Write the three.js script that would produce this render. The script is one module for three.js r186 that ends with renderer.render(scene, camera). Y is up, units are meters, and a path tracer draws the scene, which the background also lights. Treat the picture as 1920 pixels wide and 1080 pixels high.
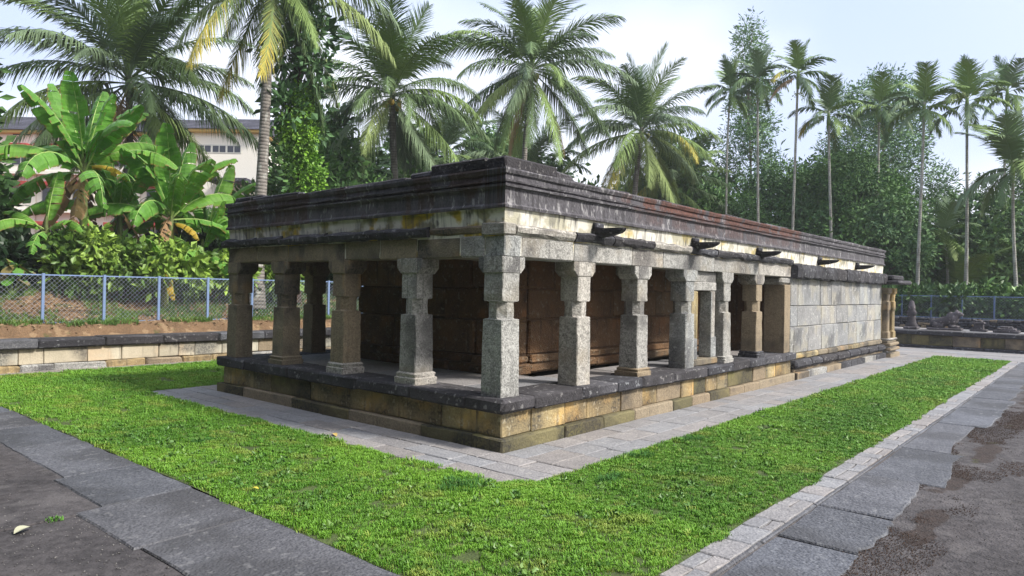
import * as THREE from 'three';
import { mergeGeometries } from 'three/addons/utils/BufferGeometryUtils.js';
import { MarchingCubes } from 'three/addons/objects/MarchingCubes.js';

// ---------------------------------------------------------------- camera, sky, sun, exposure
const scene = new THREE.Scene();
const camera = new THREE.PerspectiveCamera(44.71, 1920 / 1080, 0.1, 900);
camera.position.set(-6.4125, 2.0, 5.609);
{
  const yaw = 0.7078, pit = 0.003, rol = 0.0179;
  const F = new THREE.Vector3(Math.cos(yaw) * Math.cos(pit), Math.sin(pit), -Math.sin(yaw) * Math.cos(pit));
  camera.up.set(0, 1, 0);
  camera.lookAt(camera.position.clone().add(F));
  camera.rotateZ(rol);
}
const renderer = new THREE.WebGLRenderer({ antialias: true });
renderer.toneMapping = THREE.LinearToneMapping;
renderer.toneMappingExposure = 1.5;
renderer.shadowMap.enabled = true;

const SUN = new THREE.Vector3(0.24, 0.70, 0.72).normalize();
const sun = new THREE.DirectionalLight(new THREE.Color(1.0, 0.95, 0.86), 3.6);
sun.position.copy(SUN.clone().multiplyScalar(80).add(new THREE.Vector3(10, 0, -5)));
sun.target.position.set(10, 0, -5);
sun.castShadow = true;
sun.shadow.radius = 14;
Object.assign(sun.shadow.camera, { left: -50, right: 50, top: 50, bottom: -50, near: 1, far: 220 });
sun.shadow.mapSize.set(4096, 4096);
scene.add(sun, sun.target);

// ---------------------------------------------------------------- random numbers and noise
function rng(seed) { let a = seed >>> 0; return () => { a |= 0; a = a + 0x6D2B79F5 | 0; let t = Math.imul(a ^ a >>> 15, 1 | a); t = t + Math.imul(t ^ t >>> 7, 61 | t) ^ t; return ((t ^ t >>> 14) >>> 0) / 4294967296; }; }
const R0 = rng(20240611);
const rr = (a, b, r = R0) => a + (b - a) * r();
const TAB = new Float32Array(65536); { const r = rng(7); for (let i = 0; i < 65536; i++) TAB[i] = r(); }
const hash2 = (x, y, s) => TAB[((x * 374761 + y * 668265 + s * 9176 + (x ^ (y << 3)) * 131) & 65535)];
const sm = t => t * t * (3 - 2 * t);
function vn(x, y, px, py, s) {   // value noise, periodic with px, py cells
  const xi = Math.floor(x), yi = Math.floor(y), fx = sm(x - xi), fy = sm(y - yi);
  const x0 = ((xi % px) + px) % px, x1 = (x0 + 1) % px, y0 = ((yi % py) + py) % py, y1 = (y0 + 1) % py;
  const a = hash2(x0, y0, s), b = hash2(x1, y0, s), c = hash2(x0, y1, s), d = hash2(x1, y1, s);
  return a + (b - a) * fx + (c - a) * fy + (a - b - c + d) * fx * fy;
}
function fbm(u, v, f, oct, s, fy = f) { let t = 0, a = 0.5, n = 0; for (let o = 0; o < oct; o++) { t += a * vn(u * f, v * fy, f, fy, s + o * 17); n += a; a *= 0.5; f *= 2; fy *= 2; } return t / n; }
const n3 = (x, y, z) => (vn(x, z, 4096, 4096, 3) + vn(y + 31.7, x * 0.7 + z * 0.6 + 9, 4096, 4096, 5)) / 2;
const clamp = (x, a = 0, b = 1) => Math.min(b, Math.max(a, x));
const step = (a, b, x) => sm(clamp((x - a) / (b - a)));
const mix3 = (a, b, t) => [a[0] + (b[0] - a[0]) * t, a[1] + (b[1] - a[1]) * t, a[2] + (b[2] - a[2]) * t];
const mul3 = (a, k) => [a[0] * k, a[1] * k, a[2] * k];
const toS = c => { c = clamp(c); return 255 * (c <= 0.0031308 ? 12.92 * c : 1.055 * Math.pow(c, 1 / 2.4) - 0.055); };

// ---------------------------------------------------------------- sky: pale blue with thin white cloud, whiter round the veiled sun
{
  const W = 1024, H = 512, d = new Float32Array(W * H * 4);
  for (let j = 0; j < H; j++) for (let i = 0; i < W; i++) {
    const el = ((j + 0.5) / H - 0.5) * Math.PI, az = ((i + 0.5) / W - 0.5) * 2 * Math.PI;
    const y = Math.sin(el), x = Math.cos(el) * Math.cos(az), z = Math.cos(el) * Math.sin(az);
    const cd = x * SUN.x + y * SUN.y + z * SUN.z;
    const up = clamp(y);
    const p = 1 / (0.35 + up), cu = x * p * 0.10 + 0.5, cv = z * p * 0.10 + 0.5;
    let cloud = step(0.42, 0.64, fbm(cu, cv, 8, 6, 41) * 0.75 + fbm(cu, cv, 3, 3, 77) * 0.25);
    cloud = clamp(cloud * 0.75 + 0.25 * (1 - up) ** 3 + 0.85 * step(0.25, 0.95, cd));
    const blue = mix3([0.62, 0.73, 0.96], [0.40, 0.53, 0.86], Math.pow(up, 0.7));
    let c = mix3(blue, [1.16, 1.17, 1.20], cloud);
    c = mul3(c, 0.86 * (1 + 0.35 * step(0.55, 1, cd)));
    if (y < 0) c = mix3(c, [0.35, 0.36, 0.33], clamp(-y * 6));
    const k = (j * W + i) * 4; d[k] = c[0]; d[k + 1] = c[1]; d[k + 2] = c[2]; d[k + 3] = 1;
  }
  const t = new THREE.DataTexture(d, W, H, THREE.RGBAFormat, THREE.FloatType);
  t.mapping = THREE.EquirectangularReflectionMapping; t.magFilter = THREE.LinearFilter; t.needsUpdate = true;
  scene.background = t; scene.environment = t;
}

// ---------------------------------------------------------------- textures (computed colour and relief of surfaces)
function tex(w, h, fn, srgb = true) {
  const d = new Uint8Array(w * h * 4);
  for (let j = 0; j < h; j++) for (let i = 0; i < w; i++) {
    const c = fn((i + 0.5) / w, (j + 0.5) / h), k = (j * w + i) * 4;
    if (srgb) { d[k] = toS(c[0]); d[k + 1] = toS(c[1]); d[k + 2] = toS(c[2]); } else { d[k] = d[k + 1] = d[k + 2] = 255 * clamp(c); }
    d[k + 3] = 255;
  }
  const t = new THREE.DataTexture(d, w, h, THREE.RGBAFormat);
  t.wrapS = t.wrapT = THREE.RepeatWrapping; t.magFilter = THREE.LinearFilter; t.minFilter = THREE.LinearMipmapLinearFilter; t.generateMipmaps = true;
  if (srgb) t.colorSpace = THREE.SRGBColorSpace;
  t.needsUpdate = true; return t;
}
// stone: two tones, crystals, blotches of a stain colour and runs of it down the face; one tile is 2 m
function stone(o) {
  return tex(512, 512, (u, v) => {
    const g = vn(u * 190, v * 190, 190, 190, o.s), g2 = vn(u * 90, v * 90, 90, 90, o.s + 1), m = fbm(u, v, 5, 5, o.s + 2), l = fbm(u, v, 2, 4, o.s + 9);
    let c = mix3(o.a, o.b, clamp(0.15 + 0.7 * m + o.grain * ((g - 0.5) * 0.9 + (g2 - 0.5) * 0.7)));
    if (o.c) c = mix3(c, o.c, step(0.50, 0.72, fbm(u, v, 4, 4, o.s + 5)) * (o.cAmt ?? 0.7));
    if (o.stain) {
      let st = step(o.thr - 0.07, o.thr + 0.10, l * 0.6 + 0.4 * m);
      if (o.run) st = Math.max(st, o.run * step(0.54, 0.72, fbm(u, v, 26, 3, o.s + 12, 2) * 0.65 + 0.35 * l));
      c = mix3(c, o.stain, clamp(st * (0.75 + 0.5 * (g2 - 0.5))));
    }
    if (o.lichen) c = mix3(c, o.lichen, step(0.66, 0.80, fbm(u, v, 34, 3, o.s + 21)) * (o.lichenAmt ?? 0.6));
    return c;
  });
}
const T = {
  granite: stone({ s: 11, a: [.14, .136, .13], b: [.48, .465, .44], grain: .85, c: [.30, .26, .20], cAmt: .5, stain: [.07, .066, .068], thr: .555, run: .65, lichen: [.56, .55, .52], lichenAmt: .4 }),
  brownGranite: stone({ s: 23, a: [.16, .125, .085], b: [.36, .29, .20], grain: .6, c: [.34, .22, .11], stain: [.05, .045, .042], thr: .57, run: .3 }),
  dark: stone({ s: 31, a: [.035, .033, .040], b: [.12, .115, .13], grain: .5, stain: [.02, .018, .022], thr: .52, run: .8, lichen: [.34, .335, .34], lichenAmt: .5 }),
  ochre: stone({ s: 43, a: [.22, .165, .085], b: [.50, .40, .22], grain: .55, c: [.55, .36, .13], stain: [.045, .04, .036], thr: .52, run: .75, lichen: [.55, .52, .42], lichenAmt: .3 }),
  olive: stone({ s: 53, a: [.10, .085, .04], b: [.24, .195, .09], grain: .5, c: [.25, .22, .07], stain: [.03, .027, .022], thr: .54, run: .7 }),
  wall: stone({ s: 61, a: [.16, .16, .168], b: [.38, .38, .385], grain: .55, c: [.42, .385, .30], cAmt: .45, stain: [.085, .085, .09], thr: .54, run: .8, lichen: [.68, .67, .65], lichenAmt: .4 }),
  cream: stone({ s: 71, a: [.36, .33, .26], b: [.62, .57, .46], grain: .3, c: [.56, .40, .25], cAmt: .45, stain: [.09, .085, .08], thr: .57, run: .75 }),
  inner: stone({ s: 83, a: [.075, .046, .028], b: [.25, .145, .07], grain: .35, c: [.25, .12, .05], stain: [.02, .016, .013], thr: .54, run: .6, lichen: [.30, .26, .20], lichenAmt: .45 }),
  paving: stone({ s: 91, a: [.165, .16, .168], b: [.37, .355, .362], grain: .5, stain: [.13, .125, .13], thr: .60, lichen: [.44, .42, .40], lichenAmt: .4 }),
  slab: stone({ s: 101, a: [.055, .057, .068], b: [.15, .152, .172], grain: .75, stain: [.055, .055, .062], thr: .58, lichen: [.26, .26, .27], lichenAmt: .35 }),
};
const bumpGrain = tex(512, 512, (u, v) => 0.5 * fbm(u, v, 10, 4, 5) + 0.35 * vn(u * 120, v * 120, 120, 120, 6) + 0.15 * vn(u * 210, v * 210, 210, 210, 8), false);
const bumpFine = tex(512, 512, (u, v) => 0.45 * fbm(u, v, 24, 4, 15) + 0.55 * vn(u * 240, v * 240, 240, 240, 16), false);
const M = {};
function mat(name, o) { const m = new THREE.MeshStandardMaterial({ roughness: 0.92, ...o }); m.name = name; M[name] = m; return m; }
const lin = (r, g, b) => new THREE.Color().setRGB(r, g, b);
// a few tints of one stone
function tints(name, map, n, bump = 0.012, amp = 0.16, warm = 0.05, rough = 0.93) {
  const r = rng(name.length * 77 + n), out = [];
  for (let i = 0; i < n; i++) { const k = 1 + (r() - 0.5) * 2 * amp, w = (r() - 0.5) * 2 * warm; const m = mat(name + i, { map, bumpMap: bumpGrain, bumpScale: bump, roughness: rough, color: lin(clamp(k * (1 + w), 0, 1.2), clamp(k, 0, 1.2), clamp(k * (1 - w), 0, 1.2)) }); out.push(m); }
  return out;
}
const S = {
  granite: tints('granite', T.granite, 5, .014, .14, .05),
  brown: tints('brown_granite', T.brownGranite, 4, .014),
  dark: tints('dark_stone', T.dark, 4, .014, .22, .06),
  ochre: tints('ochre_stone', T.ochre, 5, .012, .22, .08),
  olive: tints('olive_stone', T.olive, 4, .012, .2, .08),
  wall: tints('wall_stone', T.wall, 6, .02, .11, .035),
  cream: tints('cream_stone', T.cream, 5, .008, .14, .07),
  inner: tints('inner_stone', T.inner, 6, .035, .35, .12),
  paving: tints('paving_stone', T.paving, 5, .014, .16, .04, .85),
  slab: tints('slab_stone', T.slab, 4, .02, .16, .04, .8),
};

// ---------------------------------------------------------------- building helpers
const used = {};
function numbered(n) { if (!(n in used)) { used[n] = 0; return n; } used[n]++; return n + '_' + String(used[n]).padStart(3, '0'); }
function thing(name, label, category, pos = [0, 0, 0], turn = 0, group, kind = 'thing') {
  const o = new THREE.Group(); o.name = numbered(name); o.position.set(...pos); o.rotation.y = turn; scene.add(o);
  o.userData = { label, category, kind }; if (group) o.userData.group = group; return o;
}
function structure(name, label) { const o = new THREE.Group(); o.name = numbered(name); o.userData = { kind: 'structure', label, category: name.replace(/_/g, ' ') }; scene.add(o); return o; }
function part(name, geo, m, parent, pos) { const o = new THREE.Mesh(geo, m); o.name = name; if (pos) o.position.set(...pos); parent.add(o); return o; }
function sub(name, parent, pos = [0, 0, 0], turn = 0) { const o = new THREE.Group(); o.name = name; o.position.set(...pos); o.rotation.y = turn; parent.add(o); return o; }
function fromTris(pos) { const g = new THREE.BufferGeometry(); g.setAttribute('position', new THREE.Float32BufferAttribute(pos, 3)); g.computeVertexNormals(); return g; }
// uv by the axis each face points along, one tile = 2 m
function boxUV(g, ou = 0, ov = 0, ox = 0, oy = 0, oz = 0, s = 0.5) {
  if (g.index) g = g.toNonIndexed();
  const p = g.attributes.position, n = p.count, uv = new Float32Array(n * 2), a = new THREE.Vector3(), b = new THREE.Vector3(), c = new THREE.Vector3();
  for (let i = 0; i < n; i += 3) {
    a.fromBufferAttribute(p, i); b.fromBufferAttribute(p, i + 1).sub(a); c.fromBufferAttribute(p, i + 2).sub(a); b.cross(c);
    const X = Math.abs(b.x), Y = Math.abs(b.y), Z = Math.abs(b.z);
    for (let k = i; k < i + 3; k++) {
      const x = p.getX(k) + ox, y = p.getY(k) + oy, z = p.getZ(k) + oz;
      const [u, v] = Y >= X && Y >= Z ? [x, z] : X >= Z ? [z, y] : [x, y];
      uv[k * 2] = u * s + ou; uv[k * 2 + 1] = v * s + ov;
    }
  }
  g.setAttribute('uv', new THREE.BufferAttribute(uv, 2)); g.computeVertexNormals(); return g;
}
// a stone block with worn, chamfered edges (44 triangles)
function blockGeo(w, h, d, bev = 0.012, jit = 0.004, r = R0) {
  const v = [];
  for (const sx of [-1, 1]) for (const sy of [-1, 1]) for (const sz of [-1, 1]) {
    const jx = (r() - .5) * 2 * jit, jy = (r() - .5) * 2 * jit, jz = (r() - .5) * 2 * jit, b = Math.min(bev * (0.6 + r()), w * .3, h * .3, d * .3);
    v.push([[sx * w / 2 + jx, sy * (h / 2 - b) + jy, sz * (d / 2 - b) + jz], [sx * (w / 2 - b) + jx, sy * h / 2 + jy, sz * (d / 2 - b) + jz], [sx * (w / 2 - b) + jx, sy * (h / 2 - b) + jy, sz * d / 2 + jz]]);
  }
  const I = (x, y, z) => (x > 0 ? 4 : 0) + (y > 0 ? 2 : 0) + (z > 0 ? 1 : 0), out = [];
  const cen = [0, 0, 0];
  const tri = (a, b, c) => {   // wound so that it faces outwards
    const ux = b[0] - a[0], uy = b[1] - a[1], uz = b[2] - a[2], wx = c[0] - a[0], wy = c[1] - a[1], wz = c[2] - a[2];
    const nx = uy * wz - uz * wy, ny = uz * wx - ux * wz, nz = ux * wy - uy * wx;
    if (nx * (a[0] + b[0] + c[0]) + ny * (a[1] + b[1] + c[1]) + nz * (a[2] + b[2] + c[2]) < 0) out.push(...a, ...c, ...b); else out.push(...a, ...b, ...c);
  };
  const quad = (a, b, c, e) => { tri(a, b, c); tri(a, c, e); };
  for (const s of [-1, 1]) {
    quad(v[I(s, -1, -1)][0], v[I(s, 1, -1)][0], v[I(s, 1, 1)][0], v[I(s, -1, 1)][0]);
    quad(v[I(-1, s, -1)][1], v[I(1, s, -1)][1], v[I(1, s, 1)][1], v[I(-1, s, 1)][1]);
    quad(v[I(-1, -1, s)][2], v[I(1, -1, s)][2], v[I(1, 1, s)][2], v[I(-1, 1, s)][2]);
    for (const t of [-1, 1]) {
      quad(v[I(s, t, -1)][0], v[I(s, t, 1)][0], v[I(s, t, 1)][1], v[I(s, t, -1)][1]);
      quad(v[I(s, -1, t)][0], v[I(s, 1, t)][0], v[I(s, 1, t)][2], v[I(s, -1, t)][2]);
      quad(v[I(-1, s, t)][1], v[I(1, s, t)][1], v[I(1, s, t)][2], v[I(-1, s, t)][2]);
      for (const q of [-1, 1]) tri(v[I(s, t, q)][0], v[I(s, t, q)][1], v[I(s, t, q)][2]);
    }
  }
  return fromTris(out);
}
const pick = (a, r = R0) => a[Math.floor(r() * a.length) % a.length];
function block(parent, name, x0, x1, y0, y1, z0, z1, m, o = {}) {
  const bg = blockGeo(x1 - x0, y1 - y0, z1 - z0, o.bev, o.jit), g = o.cont ? boxUV(bg, 0, 0, (x0 + x1) / 2, (y0 + y1) / 2, (z0 + z1) / 2) : boxUV(bg, R0(), R0());
  return part(name, g, Array.isArray(m) ? pick(m) : m, parent, [(x0 + x1) / 2, (y0 + y1) / 2, (z0 + z1) / 2]);
}
// a course of blocks along x or z
function course(parent, name, ax, from, to, y0, y1, d0, d1, l0, l1, m, o = {}) {
  let a = from; const gap = o.gap ?? 0.006;
  while (a < to - 1e-3) {
    let b = a + rr(l0, l1); if (to - b < l0 * 0.6) b = to;
    const p = (o.proud ?? 0.006) * (R0() - 0.5) * 2, e0 = d0 + (o.out < 0 ? p : 0), e1 = d1 + (o.out > 0 ? p : 0), ly = (o.lift ?? 0) * R0();
    if (ax === 'x') block(parent, name, a + gap / 2, b - gap / 2, y0, y1 + ly, e0, e1, m, o); else block(parent, name, e0, e1, y0, y1 + ly, a + gap / 2, b - gap / 2, m, o);
    a = b;
  }
}
// moulding round a rectangle: profile of [outward, height]; one mesh per side, mitred
function ringMould(parent, name, rect, prof, mats, seg = 0.5, jit = 0.004, uvOf) {
  const { x0, x1, z0, z1 } = rect, sides = [['front', x0, x1], ['left', z0, z1], ['back', x0, x1], ['far', z0, z1]], out = {};
  sides.forEach(([side, a, b], si) => {
    if (!mats[si]) return;
    const n = Math.max(2, Math.round((b - a) / seg)), P = [];
    let arc = [0]; for (let k = 1; k < prof.length; k++) arc.push(arc[k - 1] + Math.hypot(prof[k][0] - prof[k - 1][0], prof[k][1] - prof[k - 1][1]));
    for (let i = 0; i <= n; i++) P.push(prof.map(([off, y], k) => {
      const t = i / n, along = a - off + (b - a + 2 * off) * t, e = i === 0 || i === n ? 0 : jit;
      const q = off + (R0() - .5) * 2 * e, yy = y + (R0() - .5) * 2 * e;
      const uv = uvOf ? uvOf(along, arc[k] / arc[arc.length - 1]) : [along * 0.5, arc[k] * 0.5];
      return { p: si === 0 ? [along, yy, z1 + q] : si === 1 ? [x0 - q, yy, along] : si === 2 ? [along, yy, z0 - q] : [x1 + q, yy, along], uv };
    }));
    const pos = [], uvs = [];
    for (let i = 0; i < n; i++) for (let k = 0; k < prof.length - 1; k++) {
      const A = P[i][k], B = P[i + 1][k], C = P[i + 1][k + 1], D = P[i][k + 1], q = si === 0 || si === 3 ? 0 : 1;
      const order = (si === 0 || si === 1) ? [A, B, C, A, C, D] : [A, C, B, A, D, C];
      for (const w of order) { pos.push(...w.p); uvs.push(...w.uv); }
    }
    const g = fromTris(pos); g.setAttribute('uv', new THREE.Float32BufferAttribute(uvs, 2));
    out[side] = part(name, g, mats[si], parent);
  });
  return out;
}
// eight-sided shaft: rings of [height, half width x, half width z, chamfer]
function shaftGeo(rings, jit, r = R0) {
  const L = [];
  for (const [y, hx, hz, c] of rings) {
    const pts = [[hx, -(hz - c)], [hx, hz - c], [hx - c, hz], [-(hx - c), hz], [-hx, hz - c], [-hx, -(hz - c)], [-(hx - c), -hz], [hx - c, -hz]];
    L.push(pts.map(([x, z]) => [x + (r() - .5) * 2 * jit, y, z + (r() - .5) * 2 * jit]));
  }
  const out = [];
  for (let i = 0; i < L.length - 1; i++) for (let k = 0; k < 8; k++) { const a = L[i][k], b = L[i][(k + 1) % 8], c = L[i + 1][(k + 1) % 8], d = L[i + 1][k]; out.push(...a, ...c, ...b, ...a, ...d, ...c); }
  for (const [ring, up] of [[L[0], 0], [L[L.length - 1], 1]]) for (let k = 1; k < 7; k++) up ? out.push(...ring[0], ...ring[k + 1], ...ring[k]) : out.push(...ring[0], ...ring[k], ...ring[k + 1]);
  return fromTris(out);
}
function tubeGeo(pts, radii, sides = 8, vScale = 1) {
  const pos = [], uv = [], n = pts.length, up = new THREE.Vector3(0, 0, 1), rings = [];
  let len = 0;
  for (let i = 0; i < n; i++) {
    const t = new THREE.Vector3().subVectors(pts[Math.min(i + 1, n - 1)], pts[Math.max(i - 1, 0)]).normalize();
    const a = new THREE.Vector3().crossVectors(t, Math.abs(t.z) > .9 ? new THREE.Vector3(1, 0, 0) : up).normalize(), b = new THREE.Vector3().crossVectors(t, a);
    if (i) len += pts[i].distanceTo(pts[i - 1]);
    rings.push({ len, v: Array.from({ length: sides + 1 }, (_, k) => { const f = (k % sides) / sides * 2 * Math.PI; return pts[i].clone().addScaledVector(a, Math.cos(f) * radii[i]).addScaledVector(b, Math.sin(f) * radii[i]); }) });
  }
  const nor = [], cN = (v, i) => v.clone().sub(pts[i]).normalize();
  for (let i = 0; i < n - 1; i++) for (let k = 0; k < sides; k++) {
    const q = [[i, k], [i + 1, k + 1], [i + 1, k], [i, k], [i, k + 1], [i + 1, k + 1]];
    for (const [a, b] of q) { const v = rings[a].v[b]; pos.push(v.x, v.y, v.z); uv.push(b / sides, rings[a].len * vScale); const c = radii[a] > 1e-4 ? cN(v, a) : new THREE.Vector3(0, 1, 0); nor.push(c.x, c.y, c.z); }
  }
  const g = new THREE.BufferGeometry(); g.setAttribute('position', new THREE.Float32BufferAttribute(pos, 3)); g.setAttribute('normal', new THREE.Float32BufferAttribute(nor, 3)); g.setAttribute('uv', new THREE.Float32BufferAttribute(uv, 2)); return g;
}
const V = (x, y, z) => new THREE.Vector3(x, y, z);

// ---------------------------------------------------------------- setting: ground, lawn, paving
function rep(t, x, y) { const c = t.clone(); c.repeat.set(x, y); c.needsUpdate = true; return c; }
function sheetGeo(x0, x1, z0, z1, nx, nz, yf, s = 0.5) {
  const pos = [], uv = [], idx = [];
  for (let j = 0; j <= nz; j++) for (let i = 0; i <= nx; i++) { const x = x0 + (x1 - x0) * i / nx, z = z0 + (z1 - z0) * j / nz; pos.push(x, yf(x, z), z); uv.push(x * s, z * s); }
  for (let j = 0; j < nz; j++) for (let i = 0; i < nx; i++) { const a = j * (nx + 1) + i, b = a + 1, c = a + nx + 1, d = c + 1; idx.push(a, c, b, b, c, d); }
  const g = new THREE.BufferGeometry(); g.setIndex(idx); g.setAttribute('position', new THREE.Float32BufferAttribute(pos, 3)); g.setAttribute('uv', new THREE.Float32BufferAttribute(uv, 2)); g.computeVertexNormals(); return g;
}
const soilTex = tex(512, 512, (u, v) => { const a = fbm(u, v, 6, 5, 201), b = vn(u * 150, v * 150, 150, 150, 203), c = fbm(u, v, 14, 4, 207); let q = mix3([.11, .08, .05], [.36, .26, .16], clamp(a * .8 + (b - .5) * .5 + .1)); q = mix3(q, [.44, .36, .24], step(.58, .7, c) * .6); return mix3(q, [.06, .11, .025], step(.56, .66, fbm(u, v, 5, 4, 211)) * .7); });
const turfTex = tex(512, 512, (u, v) => { const a = fbm(u, v, 8, 5, 221), b = vn(u * 180, v * 180, 180, 180, 223); return mix3([.035, .05, .014], [.085, .12, .03], clamp(a + (b - .5) * .6)); });
mat('soil', { map: soilTex, color: lin(.70, .58, .50), bumpMap: bumpGrain, bumpScale: .03, roughness: 1 });
mat('turf_soil', { map: turfTex, bumpMap: bumpGrain, bumpScale: .02, roughness: 1 });
const mortar = mat('mortar', { map: T.paving, color: lin(.42, .38, .36), bumpMap: bumpGrain, bumpScale: .01, roughness: 1 });
{
  const g = part('ground', new THREE.CircleGeometry(420, 64).rotateX(-Math.PI / 2), M.soil, scene, [0, -.06, 0]);
  const p = g.geometry.attributes.position, uv = g.geometry.attributes.uv; for (let i = 0; i < p.count; i++) uv.setXY(i, p.getX(i) * .4, p.getZ(i) * .4);
  g.userData = { kind: 'structure', label: 'brown earth ground reaching out to the far trees', category: 'ground' };
}
// lawn: an L in front of and beside the temple, and behind its far end
const lawnRects = [[-3.2, -0.98, -12.0, 3.22], [-0.98, 20.9, 1.13, 3.22], [-0.98, 20, -12.0, -7.85]];
{
  const gs = lawnRects.map(([a, b, c, d]) => sheetGeo(a, b, c, d, Math.ceil((b - a) * 2), Math.ceil((d - c) * 2), (x, z) => .004 + .012 * n3(x * 1.5, 0, z * 1.5)));
  const l = part('lawn', mergeGeometries(gs), M.turf_soil, scene); l.userData = { kind: 'structure', label: 'soil of the lawn wrapping around the stone temple', category: 'lawn' };
}
// strip of bare earth between lawn and retaining wall
{
  const e = part('earth_strip', sheetGeo(-9, 22, -12.75, -11.6, 60, 4, (x, z) => .002 + .03 * n3(x * 2, 1, z * 2) - .02), mat('strip_earth', { map: T.paving, color: lin(.9, .84, .74), bumpMap: bumpGrain, bumpScale: .02 }), scene);
  e.userData = { kind: 'structure', label: 'pale gritty earth strip along the foot of the retaining wall', category: 'earth' };
}
// flat slab with a worn outline: polygon in x,z extruded downwards
function slabGeo(poly, y0, y1, bev = .008) {
  const c = poly.reduce((s, p) => [s[0] + p[0] / poly.length, s[1] + p[1] / poly.length], [0, 0]), out = [], n = poly.length;
  const inn = poly.map(([x, z]) => { const dx = c[0] - x, dz = c[1] - z, l = Math.hypot(dx, dz); return [x + dx / l * bev * 1.4, z + dz / l * bev * 1.4]; });
  let ar = 0; for (let i = 0; i < n; i++) { const a = poly[i], b = poly[(i + 1) % n]; ar += a[0] * b[1] - b[0] * a[1]; }
  const T3 = (a, b, d) => ar > 0 ? out.push(...a, ...d, ...b) : out.push(...a, ...b, ...d);
  const tris = THREE.ShapeUtils.triangulateShape(inn.map(p => new THREE.Vector2(p[0], p[1])), []);
  for (const [i, j, k] of tris) { const q = [i, j, k].map(t => [inn[t][0], y1, inn[t][1]]); const s = (q[1][0] - q[0][0]) * (q[2][2] - q[0][2]) - (q[1][2] - q[0][2]) * (q[2][0] - q[0][0]); s > 0 ? out.push(...q[0], ...q[2], ...q[1]) : out.push(...q[0], ...q[1], ...q[2]); }
  for (let i = 0; i < n; i++) {
    const j = (i + 1) % n, a = [poly[i][0], y1 - bev, poly[i][1]], b = [poly[j][0], y1 - bev, poly[j][1]], a1 = [inn[i][0], y1, inn[i][1]], b1 = [inn[j][0], y1, inn[j][1]], a0 = [poly[i][0], y0, poly[i][1]], b0 = [poly[j][0], y0, poly[j][1]];
    T3(a, b, b1); T3(a, b1, a1); T3(a0, b0, b); T3(a0, b, a);
  }
  return boxUV(fromTris(out), R0(), R0());
}
function paver(parent, x0, x1, z0, z1, m, o = {}) {
  const g = o.gap ?? .006, j = () => (R0() - .5) * 2 * (o.jit ?? .008), y = (o.y ?? .014) + (R0() - .5) * (o.lift ?? .010);
  const P = [[x0 + g + j(), z0 + g + j()], [(x0 + x1) / 2 + j(), z0 + g + j() * .6], [x1 - g + j(), z0 + g + j()], [x1 - g + j() * .6, (z0 + z1) / 2 + j()], [x1 - g + j(), z1 - g + j()], [(x0 + x1) / 2 + j(), z1 - g + j() * .6], [x0 + g + j(), z1 - g + j()], [x0 + g + j() * .6, (z0 + z1) / 2 + j()]];
  return part(o.name ?? 'paving_slab', slabGeo(P, -.05, y), pick(m), parent);
}
{
  const path = structure('temple_path', 'grey stone paving laid around the foot of the temple');
  const bedR = [[-1.02, .1, -7.95, 1.16], [.1, 20.92, -.2, 1.16], [.1, 20, -7.95, -7]];
  part('bedding', mergeGeometries(bedR.map(([a, b, c, d]) => sheetGeo(a, b, c, d, 4, 4, () => -.002))), mortar, path);
  // front strip: rows along x
  for (const [z0, z1, l0, l1] of [[.0, .36, .35, .85], [.36, .76, .4, .95], [.76, 1.15, .45, 1.05]]) { let x = z0 > .3 ? -.0 : .0; while (x < 20.9) { const b = Math.min(20.9, x + rr(l0, l1) * (x > 9 ? 1.5 : 1)); paver(path, x, b, z0, z1, S.paving); x = b; } }
  // side strip: rows along z
  for (const [x0, x1, l0, l1] of [[-.34, 0, .5, 1.1], [-.67, -.34, .45, 1.0], [-1.0, -.67, .5, 1.2]]) { let z = 1.15 - R0() * .1; while (z > -7.9) { const b = Math.max(-7.9, z - rr(l0, l1)); paver(path, x0, x1, b, z, S.paving); z = b; } }
  for (let x = 0; x < 9;) { const b = x + rr(.7, 1.3); paver(path, x, b, -7.9, -7.16, S.paving); x = b; }
}
{
  const yard = structure('courtyard_paving', 'grey flagstones between the lawn end and the platform of statues');
  part('bedding', sheetGeo(20.92, 25.25, -14, 14, 6, 14, () => -.004), mortar, yard);
  for (let x = 20.93; x < 25.2;) { const b = Math.min(25.22, x + rr(.7, 1.1)); for (let z = -3.2; z < 7;) { const e = z + rr(.7, 1.4); paver(yard, x, b, z, e, S.paving, { y: .012, lift: .012 }); z = e; } x = b; }
}
{
  const walk = structure('kerb_walk', 'big dark granite slabs edging the lawn beside the brown concrete');
  // joints and inner edges as they lie in the yard
  const J = [[3.18, -4.25], [2.0, -4.25], [.02, -4.2], [-1.22, -4.0], [-2.5, -3.98], [-4.3, -3.9], [-5.7, -3.85], [-7.1, -3.85], [-8.8, -3.9], [-10.4, -3.9], [-12, -3.9]];
  for (let i = 0; i < J.length - 1; i++) {
    const z1 = J[i][0] - .007, z0 = J[i + 1][0] + .007, xi = J[i][1] + rr(-.06, .06), P = [], n = 7;
    const sk = .1;   // the joints run a little askew
    for (let k = 0; k <= n; k++) { const t = k / n; P.push([-3.21 + (R0() - .5) * .018, z0 + (z1 - z0) * t]); }
    for (let k = 0; k <= n; k++) { const t = 1 - k / n; P.push([xi + (R0() - .5) * .016, z0 + (z1 - z0) * t + sk * .6]); }
    part('granite_slab', slabGeo(P, -.06, .016 + rr(-.005, .005), .012), pick(S.slab), walk);
  }
}
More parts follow.
